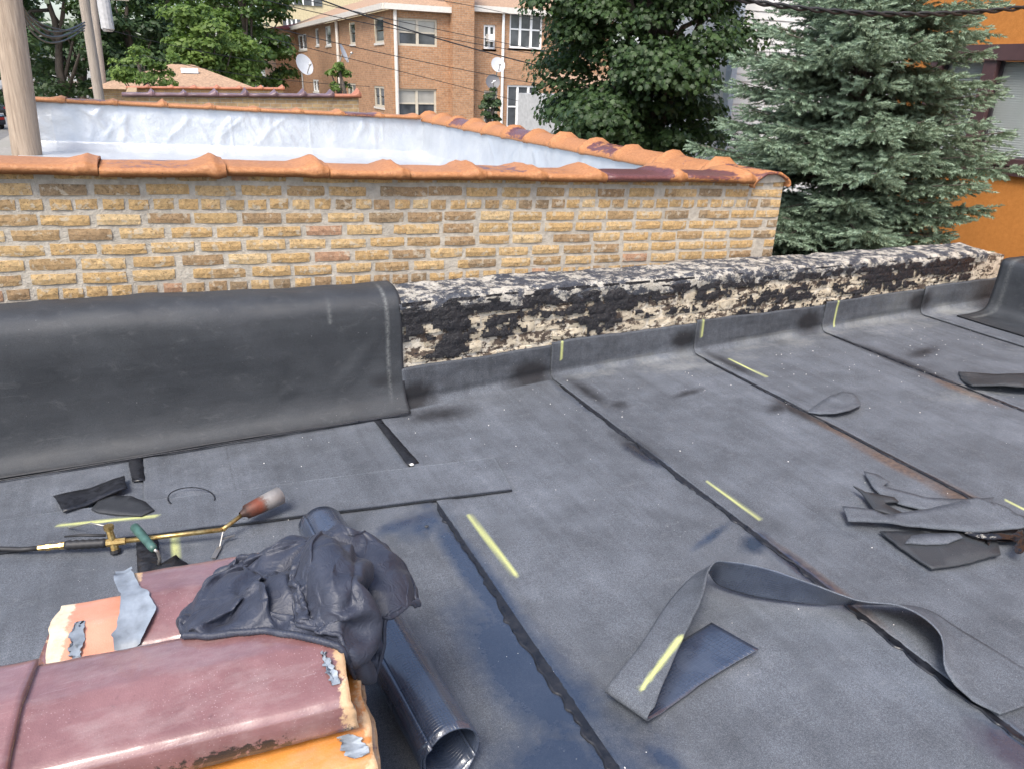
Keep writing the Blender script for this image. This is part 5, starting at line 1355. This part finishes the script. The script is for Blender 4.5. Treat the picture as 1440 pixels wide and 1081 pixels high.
m.add([(OX, 7.05, GZ), (OX+5, 7.05, GZ), (OX+5, 7.05, 7), (OX, 7.05, 7)], [[0, 1, 2, 3][::-1]]); m.add([(OX, -4, 7), (OX, 7.05, 7), (OX+5, 7.05, 7), (OX+5, -4, 7)], [[0, 3, 2, 1]])
m.build('wall', M_STUC, og)
wfm = MB(); t = .10
wfm.box((OX-.05, wy0-.12, wz1-.02), (OX+.12, wy1+.14, wz1+.14)).box((OX-.09, wy0-.14, wz0-.07), (OX+.12, wy1+.16, wz0)).box((OX-.05, wy0-.12, wz0-.175), (OX+.02, wy1+.14, wz0-.072))
wfm.box((OX-.04, wy1-.02, wz0+.001), (OX+.12, wy1+.12, wz1-.021)).box((OX-.04, wy0-.1, wz0+.001), (OX+.12, wy0+.03, wz1-.021))
ym0, ym1 = ox(1399, 110)[0], ox(1381, 110)[0]; wfm.box((OX-.03, ym0, wz0+.002), (OX+.10, ym1, wz1-.022))
wo = wfm.build('window_frame', M_FRM, og)
M_BL = simple('pale_blind_slat', (.47, .50, .49), .5, 0, .04)
for a, b in ((ym1+.02, wy1-.03), (wy0+.04, ym0-.02)):
    bl_ = MB(); z = wz0+.02
    while z < wz1-.05:
        bl_.add([(OX+.075, a, z), (OX+.075, b, z), (OX+.092, b, z+.023), (OX+.092, a, z+.023)], [[0, 1, 2, 3][::-1]]); z += .0245
    bl_.build('blind', M_BL, wo)
    MB().box((OX+.10, a-.01, wz0), (OX+.11, b+.01, wz1-.03)).build('backing', M_BL, wo)
    def _gl():
        k = NM('clear_pane'); k.set(color=(.9, .95, .95), rough=.03, trans=1.0, alpha=.22); return k.m
    if 'clear_pane' not in bpy.data.materials: _gl()
    MB().box((OX+.045, a, wz0+.003), (OX+.049, b, wz1-.023)).build('pane', bpy.data.materials['clear_pane'], wo)
    if 'dark_sash' not in bpy.data.materials: simple('dark_sash', (.03, .025, .03), .4)
    for e0, e1 in ((a-.012, a+.02), (b-.02, b+.012)): MB().box((OX+.03, e0, wz0+.005), (OX+.06, e1, wz1-.025)).build('sash_stile', bpy.data.materials['dark_sash'], wo)
zr_ = ox(1350, 158)[1]; MB().box((OX+.035, ym1+.02, zr_-.02), (OX+.065, wy1-.03, zr_+.02)).build('sash_rail', bpy.data.materials['dark_sash'], wo)

# ================================================================ poles and wires
def m_wood(name, c0, c1):
    k = NM(name); n = k.noise(4, 6, .65, k.mapv((10, 10, .6)), .6)
    k.set(color=k.ramp(n, [(.3, c0), (.7, c1)]), rough=.9, normal=k.bump(n, .6, .02)); return k.m
M_POLE = m_wood('weathered_pole', (.22, .165, .12), (.42, .335, .255)); M_POLE2 = m_wood('grey_pole', (.20, .17, .14), (.36, .31, .26))
def pole(pa, pb, Y, r, label, mat, ztop_=9.0, arm=True):
    a, b = atY(*pa, Y), atY(*pb, Y); d = (a-b)/(a[2]-b[2]); base = b+d*(GZ-b[2]); top = b+d*(ztop_-b[2])
    o = empty('utility_pole', (base[0], base[1], GZ)); tag(o, label, 'utility pole', 'wooden utility poles')
    n = 12; MB().tube([base+(top-base)*i/(n-1) for i in range(n)], [r*(1.08-.22*i/(n-1)) for i in range(n)], 16).build('shaft', mat, o, True)
    if arm:
        c = top-d*.8; MB().box((c[0]-1.2, c[1]-.06, c[2]-.07), (c[0]+1.2, c[1]+.06, c[2]+.07)).build('crossarm', mat, o)
        for q in (-1.05, -.5, .5, 1.05): MB().tube([(c[0]+q, c[1], c[2]+.07), (c[0]+q, c[1], c[2]+.22)], [.05, .035], 8).build('insulator', M_STEEL, o)
    return o
pole((9, 0), (36, 200), 10.4, .15, 'thick weathered utility pole beside the silver lined roof', M_POLE)
pole((118, 0), (138, 128), 27, .14, 'grey utility pole with sagging cable loops, left of a thinner one', M_POLE2)
pole((131, 0), (146, 128), 34, .12, 'thin grey utility pole close behind another pole', M_POLE2)
pt = atY(146, 5, 36); tf = empty('pole_transformer', (pt[0], 36, pt[2]-1)); tag(tf, 'grey pole mounted transformer hanging by the thin poles', 'transformer')
MB().tube([(pt[0], 36, pt[2]-1.0), (pt[0], 36, pt[2]-.9), (pt[0], 36, pt[2]+.5), (pt[0], 36, pt[2]+.6)], [.16, .24, .24, .2], 12).build('tank', simple('grey_steel_paint', (.42, .42, .42), .5), tf)
MB().tube([(pt[0]+.1, 36, pt[2]+.6), (pt[0]+.1, 36, pt[2]+.9)], .05, 8).build('bushing', M_STEEL, tf); MB().bar((pt[0]-.6, 36.2, pt[2]+.2), (pt[0]+.9, 36.2, pt[2]+.2), .1, .12).build('bracket', M_POLE2, tf)
M_WIRE = simple('black_cable', (.012, .012, .013), .5)
def wire(pts, Y, r, label, grp, Y2=None, n=24):
    Y2 = Y2 or Y; k = len(pts)
    W = np.array([atY(x, y, Y+(Y2-Y)*i/(k-1)) for i, (x, y) in enumerate(pts)]); t = np.linspace(0, k-1, n)
    # quadratic through the control points
    co = [np.polyfit(np.arange(k), W[:, c], min(2, k-1)) for c in range(3)]
    P = np.stack([np.polyval(c, t) for c in co], -1)
    o = MB().tube([Vector(p) for p in P], r, 5).build('utility_wire', M_WIRE, None, True)
    tag(o, label, 'wire', grp)
    return o
GW = 'overhead wires'
wire([(430, -8), (600, 50), (770, 96)], 24, .022, 'thick black wire crossing the apartment facade and upper window', GW, 30)
wire([(350, -6), (540, 38), (775, 80)], 24, .012, 'thin black wire crossing the apartment facade near its eaves', GW, 30)
wire([(370, 35), (560, 80), (775, 122)], 24, .012, 'thin black wire crossing the facade just above the dark dish', GW, 30)
wire([(400, -8), (560, 30), (775, 74)], 24.5, .012, 'thin black wire crossing the tops of the apartment windows', GW, 30)
wire([(370, 52), (560, 100), (790, 158)], 24, .010, 'thin black wire sloping down to the arched triple window', GW, 30)
wire([(560, -6), (680, 12), (790, 40)], 26, .010, 'thin wire running past the chimney top', GW, 30)
wire([(200, 78), (360, 108), (520, 122)], 24, .008, 'thin wire hanging low in front of the leafy trees', GW, 26)
wire([(145, 40), (270, 70), (400, 92)], 24, .008, 'thin wire from the thin poles across the leafy trees', GW, 26)
for j, (sag, r) in enumerate(((44, .022), (52, .028), (60, .018), (38, .016))):
    wire([(22, -12+j*5), (68, sag), (119, 32+j*4)], 14, r, 'heavy sagging cable loop strung between the wooden poles', 'sagging cable loops', 24)
sc_ = atY(1040, 0, 4.4); svc = empty('service_cable', (sc_[0], sc_[1], sc_[2])); tag(svc, 'twisted black service cable strung in front of the spruce', 'cable')
co = np.polyfit([1035, 1180, 1300, 1440], [-1, 17, 20.5, 11], 2)
for j in range(2):
    k = 60; P = []
    for i in range(k):
        u = i/(k-1); x = 1010+u*480; y = float(np.polyval(co, x))
        p = atY(x, y, 4.45-.5*u); P.append(Vector(p)+Vector((0, .012*math.cos(u*60+j*math.pi), .012*math.sin(u*60+j*math.pi))))
    P = [Vector((-1.5, 10.2, 7.6)), Vector((-1.5, 10.2, 7.6)).lerp(P[0], .5)+Vector((0, 0, -.35))]+P+[P[-1].lerp(Vector((8.5, 2.6, 3.4)), .5)+Vector((0, 0, -.06)), Vector((8.52, 2.6, 3.4))]
    MB().tube(P, .010, 6).build('strand', M_WIRE, svc, True)

# ================================================================ cars and fence far left
def car(loc, rz, paint, label, suv=False):
    o = empty('parked_car', loc, rz); tag(o, label, 'car', 'cars parked on the street')
    H = 1.72 if suv else 1.48
    pr = [(-2.2, .35), (-2.25, .62), (-2.1, .92), (-1.3, 1.0), (-.75, H-.04), (.0, H), (.9 if suv else .75, H-.06), (1.75 if suv else 1.35, 1.05), (2.15, .98), (2.22, .6), (2.15, .35)]
    V = []; n = len(pr)
    for y, ins in ((-.88, .0), (.88, .0)):
        for x, z in pr: V.append((x, y*(1 if z < 1.02 else .80), z))
    F = [list(range(n)), list(range(n, 2*n))[::-1]]+[[i, n+i, n+(i+1) % n, (i+1) % n] for i in range(n)]
    m = MB().add(V, F); b = m.build('body', paint, o, False, True, bevel=.04)
    for s in (-1, 1):
        y = s*.80
        MB().add([(-1.15, s*.882, 1.03), (-.70, s*.72, H-.12), (.7, s*.72, H-.12), (1.25, s*.882, 1.06)], [[0, 1, 2, 3] if s > 0 else [3, 2, 1, 0]]).build('side_window', M_GL, b, local=True)
        for x in (-1.4, 1.4):
            wmb = MB().tube([(x, s*.70, .33), (x, s*.905, .33)], .33, 18).build('wheel', M_RUB, o, local=True); MB().tube([(x, s*.90, .33), (x, s*.915, .33)], .2, 12).build('rim', M_STEEL, wmb, local=True)
        MB().box((-2.27, s*.62-.2, .66), (-2.2, s*.62+.2, .8)).build('headlight', M_WHITE, o, local=True); MB().box((2.17, s*.62-.2, .72), (2.235, s*.62+.2, .88)).build('tail_light', simple('red_lens', (.35, .02, .02), .3) if 'red_lens' not in bpy.data.materials else bpy.data.materials['red_lens'], o, local=True)
    MB().add([(-1.27, -.66, 1.03), (-1.27, .66, 1.03), (-.80, .62, H-.1), (-.80, -.62, H-.1)], [[0, 3, 2, 1]]).build('windscreen', M_GL, b, local=True)
def paint(name, c): k = NM(name); k.set(color=c, rough=.35, coat=.8, coat_rough=.05); return k.m
p = atz(60, 138, GZ); car((p[0], p[1], GZ), R(12), paint('white_paint', (.7, .72, .74)), 'white hatchback parked beyond the thick utility pole', True)
p = atz(2, 182, GZ); car((p[0]-1.4, p[1]+1, GZ), R(-60), paint('dark_blue_paint', (.02, .03, .05)), 'dark blue car parked left of the thick utility pole')
p = atz(-2, 166, GZ); car((p[0]-1.0, p[1]+3, GZ), R(-62), paint('black_paint', (.012, .013, .015)), 'black car parked behind the dark blue car', True)
p = atz(108, 139, GZ); car((p[0], p[1], GZ), R(5), paint('charcoal_paint', (.02, .02, .024)), 'charcoal car parked near the grey poles')
fn = empty('wooden_fence', (-8, 78, GZ)); tag(fn, 'grey board fence beyond the parked cars', 'fence')
a = atz(62, 133, GZ); M_FEN = simple('grey_fence_board', (.24, .19, .15), .9)
me = None
for j in range(26):
    if me is None: o = MB().box((-.19, -.02, 0), (.19, .02, 2.0)).build('board', M_FEN, fn, local=True); me = o.data
    else: o = link('board', me, None, fn)
    o.location = Vector((a[0]+j*.41-3, a[1]+4, GZ))-Vector(wloc(fn))
rd = MB().add([(-90, 30, GZ+.004), (-9, 30, GZ+.004), (-9, 200, GZ+.004), (-90, 200, GZ+.004)], [[0, 1, 2, 3]]).build('road', simple('worn_asphalt', (.16, .155, .15), .9, 0, .2, 2)); tag(rd, kind='structure')

# ================================================================ vegetation
def m_leaf(name, c0, c1, tr=.35, rough=.5):
    k = NM(name); t = k.attr('tint'); col = k.ramp(t, [(0.0, c0), (1.0, c1)])
    k.set(color=col, rough=rough, spec=.35)
    tl = k.n.new('ShaderNodeBsdfTranslucent'); k.l.new(k.mix(.5, col, (.12, .22, .03)), tl.inputs[0])
    mx = k.n.new('ShaderNodeMixShader'); mx.inputs[0].default_value = tr; k.l.new(k.b.outputs[0], mx.inputs[1]); k.l.new(tl.outputs[0], mx.inputs[2]); k.l.new(mx.outputs[0], k.out.inputs[0]); return k.m
def frames(N):
    N = N/(np.linalg.norm(N, axis=1, keepdims=True)+1e-9); h = np.where(np.abs(N[:, 2:3]) < .9, [[0, 0, 1.]], [[1., 0, 0]])
    U = np.cross(h, N); U /= np.linalg.norm(U, axis=1, keepdims=True); return U, np.cross(N, U), N
def leaves(name, P, Nn, size, tmpl, mat, parent, tint, rs, spin=True):
    n = len(P); U, W, N = frames(Nn); a = rs.uniform(0, 2*np.pi, n) if spin else np.zeros(n)
    ca, sa = np.cos(a)[:, None], np.sin(a)[:, None]; U, W = U*ca+W*sa, -U*sa+W*ca
    T = np.array(tmpl); k = len(T)
    V = P[:, None, :]+size[:, None, None]*(U[:, None, :]*T[None, :, 0:1]+W[:, None, :]*T[None, :, 1:2]+N[:, None, :]*T[None, :, 2:3])
    F = np.arange(n*k).reshape(n, k)
    return build_np(name, V.reshape(-1, 3), F, mat, parent, False, {'tint': np.repeat(tint, k)})
MAPLE = [(0, -.45, 0), (.28, -.38, .03), (.5, .02, -.07), (.24, .06, .03), (.30, .42, -.05), (.08, .25, .02), (0, .58, -.08), (-.08, .25, .02), (-.30, .42, -.05), (-.24, .06, .03), (-.5, .02, -.07), (-.28, -.38, .03)]
QUAD = [(0, -.5, 0), (.34, 0, -.06), (0, .55, -.05), (-.34, 0, -.06)]
def tree(name, label, base, crown_c, rad, nclump, nleaf, lsize, mat, tmpl=QUAD, seed=0, trunk_r=.16, clump_r=.32, group=None, limbs=9, barkmat=None, cat='tree', drop=.5, flat=.55, keep=None):
    rs = np.random.RandomState(seed); o = empty(name, base); tag(o, label, cat, group)
    c = np.array(crown_c, float); rad = np.array(rad, float)
    d = rs.normal(size=(nclump, 3)); d /= np.linalg.norm(d, axis=1, keepdims=True)
    rr_ = rs.uniform(.35, 1.0, nclump)**.5; CC = c+d*rr_[:, None]*rad*(1+.12*rs.normal(size=(nclump, 1)))
    CR = clump_r*rad.mean()*rs.uniform(.55, 1.25, nclump)
    if keep is not None: m = keep(CC); CC, CR = CC[m], CR[m]; nclump = len(CC)
    per = rs.choice(nclump, nleaf, p=CR**2/np.sum(CR**2))
    q = rs.normal(size=(nleaf, 3)); q /= np.linalg.norm(q, axis=1, keepdims=True); q[:, 2] = np.where(q[:, 2] < -.3, -q[:, 2]*.6, q[:, 2])
    P = CC[per]+q*(CR[per]*rs.uniform(.55, 1.1, nleaf))[:, None]*np.array([1.1, 1.1, flat*1.4])
    out = (P-c)/rad; Nn = q*.6+out*.35+np.array([0, 0, .55])+rs.normal(size=(nleaf, 3))*.38
    tint = np.clip(.35+.25*rs.normal(size=nleaf)+.3*(rs.rand(nclump)[per]-.5)+.18*q[:, 2], 0, 1)
    leaves('crown', P, Nn, lsize*rs.uniform(.65, 1.25, nleaf), tmpl, mat, o, tint, rs)
    b = np.array(base, float); tp = c+np.array([0, 0, rad[2]*.45]); m = MB(); n = 9
    pth = [b+(tp-b)*i/(n-1)+np.array([.12*math.sin(i*1.7+seed), .1*math.cos(i*1.3), 0])*(i > 0) for i in range(n)]
    m.tube([Vector(p) for p in pth], [trunk_r*(1-.8*i/(n-1))+.02 for i in range(n)], 10)
    for j in range(limbs):
        t = CC[rs.randint(nclump)]; s = b+(tp-b)*rs.uniform(.35, .8); mid = (s+t)/2+np.array([0, 0, .12*rad[2]])
        m.tube([Vector(s), Vector(mid), Vector(t)], [trunk_r*.35, trunk_r*.22, trunk_r*.08], 6)
    m.build('trunk', barkmat or M_BARK, o, True)
    return o
M_BARK = m_wood('bark', (.05, .04, .032), (.13, .105, .085))
M_LMAP = m_leaf('maple_leaf', (.016, .036, .012), (.066, .115, .038), .25)
M_LDK = m_leaf('dark_leaf', (.020, .042, .016), (.065, .105, .038), .25); M_LMID = m_leaf('mid_leaf', (.035, .075, .018), (.13, .20, .05), .4); M_LLT = m_leaf('light_leaf', (.07, .13, .025), (.22, .31, .075), .45)
tree('maple_tree', 'large dense maple tree with dark green lobed leaves behind the garage', (8.4, 12.2, GZ), (8.10, 12.1, 2.75), (1.72, 1.7, 3.5), 230, 90000, .092, M_LMAP, MAPLE, 3, .22, .23, limbs=22)
GTt = 'street trees behind the garages'
def bt(px_, py_, Y, rpx, rpy, nl, ls, mat, label, seed, ncl=60, name='broadleaf_tree', zb=GZ, cr=.26, limbs=9):
    c = atY(px_, py_, Y); s = Y/1048*1.08
    tree(name, label, (c[0], Y, zb), c, (rpx*s, rpx*s*.9, rpy*s), ncl, nl, ls, mat, QUAD, seed, .012*Y*.5, cr, GTt, limbs)
bt(72, 20, 46, 62, 95, 9000, .30, M_LDK, 'dark leafy tree behind the sagging cable loops', 11)
bt(185, 60, 44, 48, 85, 9000, .26, M_LDK, 'dark tree standing right beside the thin grey poles', 12)
bt(240, 30, 52, 62, 100, 11000, .30, M_LMID, 'tall mid green tree behind the hip roofed shed', 13, 70)
bt(290, 70, 38, 52, 55, 7500, .22, M_LLT, 'light green bushy tree over the tan shed roof', 14, 50)
bt(345, 45, 47, 44, 95, 9000, .28, M_LMID, 'mid green tree beside the red roofed house', 15, 60)
bt(200, 100, 30, 30, 22, 2500, .14, M_LLT, 'low light green shrub at the purple coping corner', 16, 22, 'shrub', GZ, .35, 5)
bt(110, 95, 60, 60, 45, 6000, .34, M_LDK, 'low dark tree beyond the parked cars', 17, 40)
bt(300, -20, 60, 80, 60, 8000, .36, M_LMID, 'very tall tree rising behind the others', 18, 60)
bt(15, 70, 70, 45, 70, 6000, .4, M_LDK, 'dark tree at the far end of the street', 19, 40)
bt(690, 152, 33, 12, 24, 2600, .13, M_LDK, 'dark climbing shrub against the apartment wall', 20, 18, 'shrub', GZ, .4, 4)
bt(478, 112, 27, 14, 16, 900, .13, M_LLT, 'light green sapling sprouting before the apartment downpipe', 21, 14, 'shrub', GZ, .4, 4)
# pale house glimpsed under the maple
hs = empty('grey_house', (10.5, 24, GZ)); tag(hs, 'small pale grey house glimpsed under the maple branches', 'building')
a = atY(800, 168, 23); b = atY(905, 190, 23)
MB().box((a[0], 23, GZ), (b[0]+1, 27, 1.0)).build('wall', simple('pale_grey_siding', (.42, .42, .41), .7), hs); MB().add([(a[0]-.2, 22.7, 1.0), (b[0]+1.2, 22.7, 1.0), (b[0]+1.2, 25, 1.7), (a[0]-.2, 25, 1.7)], [[0, 1, 2, 3]]).build('roof', M_SHING, hs)

# ---- spruce
def spruce(base, top, seed=5):
    rs = np.random.RandomState(seed); o = empty('spruce_tree', base); tag(o, 'blue green spruce tree with layered needle branches before the orange house', 'tree')
    bx, by = base[0], base[1]
    def rad(z): return np.interp(z, [-3, -.5, .4, 1.05, 1.5, 2.4, 4, 5.6], [1.7, 1.5, 1.38, 1.30, 1.06, .93, .58, .06])
    SP, SD, SL, ST = [], [], [], []; wood = MB()
    wood.tube([(bx, by, GZ), (bx+.03, by, 0), (bx, by+.02, 2.5), (bx, by, top)], [.17, .12, .08, .015], 10)
    z = -1.6; k = 0
    while z < top-.15:
        nb = 10 if z > -.5 else 6
        for j in range(nb):
            az = 2*math.pi*(j/nb)+rs.uniform(-.35, .35)+k*.7; L = float(rad(z))*rs.uniform(.72, 1.16)*(1.18 if (z < .5 and rs.rand() < .25) else 1)
            if L < .12: continue
            zz = z+rs.uniform(-.11, .11); hd = np.array([math.cos(az), math.sin(az), 0]); sd = np.array([-math.sin(az), math.cos(az), 0])
            drp = rs.uniform(.10, .26); m_ = 10
            t = np.linspace(0, 1, m_); rise = .10-drp*2.1*t+drp*1.75*t**2.2
            PT = np.array([bx, by, zz])+hd*(t*L)[:, None]+np.array([0, 0, 1])*(rise*L)[:, None]
            wood.tube([Vector(p) for p in PT[::3]]+[Vector(PT[-1])], [.018*L/1.5+.004, .012, .008, .005][:len(PT[::3])]+[.003], 4, False)
            # secondary twigs, flat sprays drooping a little
            s = .18
            while s < 1.0:
                p = np.array([np.interp(s, t, PT[:, c]) for c in range(3)])
                ln = (.42*(1-s)+.10)*min(1.0, L/1.1)*rs.uniform(.7, 1.15)
                for sg in (-1, 1):
                    dd = hd*rs.uniform(.55, .95)+sd*sg*rs.uniform(.7, 1.0)+np.array([0, 0, rs.uniform(-.30, .18)]); dd /= np.linalg.norm(dd)
                    nsh = max(2, int(ln/.055))
                    for q in range(nsh+1):
                        f = q/nsh; pp = p+dd*ln*f+np.array([0, 0, -.10*ln*f*f])
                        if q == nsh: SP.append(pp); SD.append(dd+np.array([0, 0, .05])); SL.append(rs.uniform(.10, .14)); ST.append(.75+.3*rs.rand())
                        else:
                            s2 = np.cross(dd, [0, 0, 1]); s2 /= np.linalg.norm(s2)+1e-9
                            sg2 = 1 if q % 2 else -1
                            d2 = dd*.75+s2*sg2*rs.uniform(.5, .95)+np.array([0, 0, rs.uniform(-.70, .35)])
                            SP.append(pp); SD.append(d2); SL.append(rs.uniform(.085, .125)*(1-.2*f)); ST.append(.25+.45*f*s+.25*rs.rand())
                s += .070/max(L, .45)*rs.uniform(.85, 1.2)
            SP.append(PT[-1]); SD.append(hd+np.array([0, 0, .3])); SL.append(.11); ST.append(1.0)
        z += .165; k += 1
    P = np.array(SP); D = np.array(SD); D /= np.linalg.norm(D, axis=1, keepdims=True); L = np.array(SL); T = np.array(ST); n = len(P)
    U, W, N = frames(D)
    nd = 26; Vs, Fs, Ts = [], [], []
    for i in range(nd):
        f = (i+.5)/nd; a = i*2.39996+rs.uniform(0, 6.28, n)
        ca, sa = np.cos(a)[:, None], np.sin(a)[:, None]; rd_ = U*ca+W*sa; tg = -U*sa+W*ca
        b = P+D*(L*f)[:, None]; ln = .030*(1.05-.30*f)
        tip = b+rd_*ln*(1.0 if f < .9 else .5)+D*(ln*(.8+.5*f)); w_ = .0070
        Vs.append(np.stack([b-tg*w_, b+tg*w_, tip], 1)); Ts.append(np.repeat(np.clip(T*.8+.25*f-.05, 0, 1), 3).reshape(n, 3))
    # twig cores
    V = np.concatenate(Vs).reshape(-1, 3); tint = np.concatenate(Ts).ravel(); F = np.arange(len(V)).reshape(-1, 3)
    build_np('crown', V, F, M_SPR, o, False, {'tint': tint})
    wood.build('trunk', M_BARK, o, True)
    print('spruce shoots', n, 'tris', len(F))
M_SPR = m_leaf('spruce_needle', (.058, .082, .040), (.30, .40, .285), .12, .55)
spruce((6.42, 5.76, GZ), 5.6)
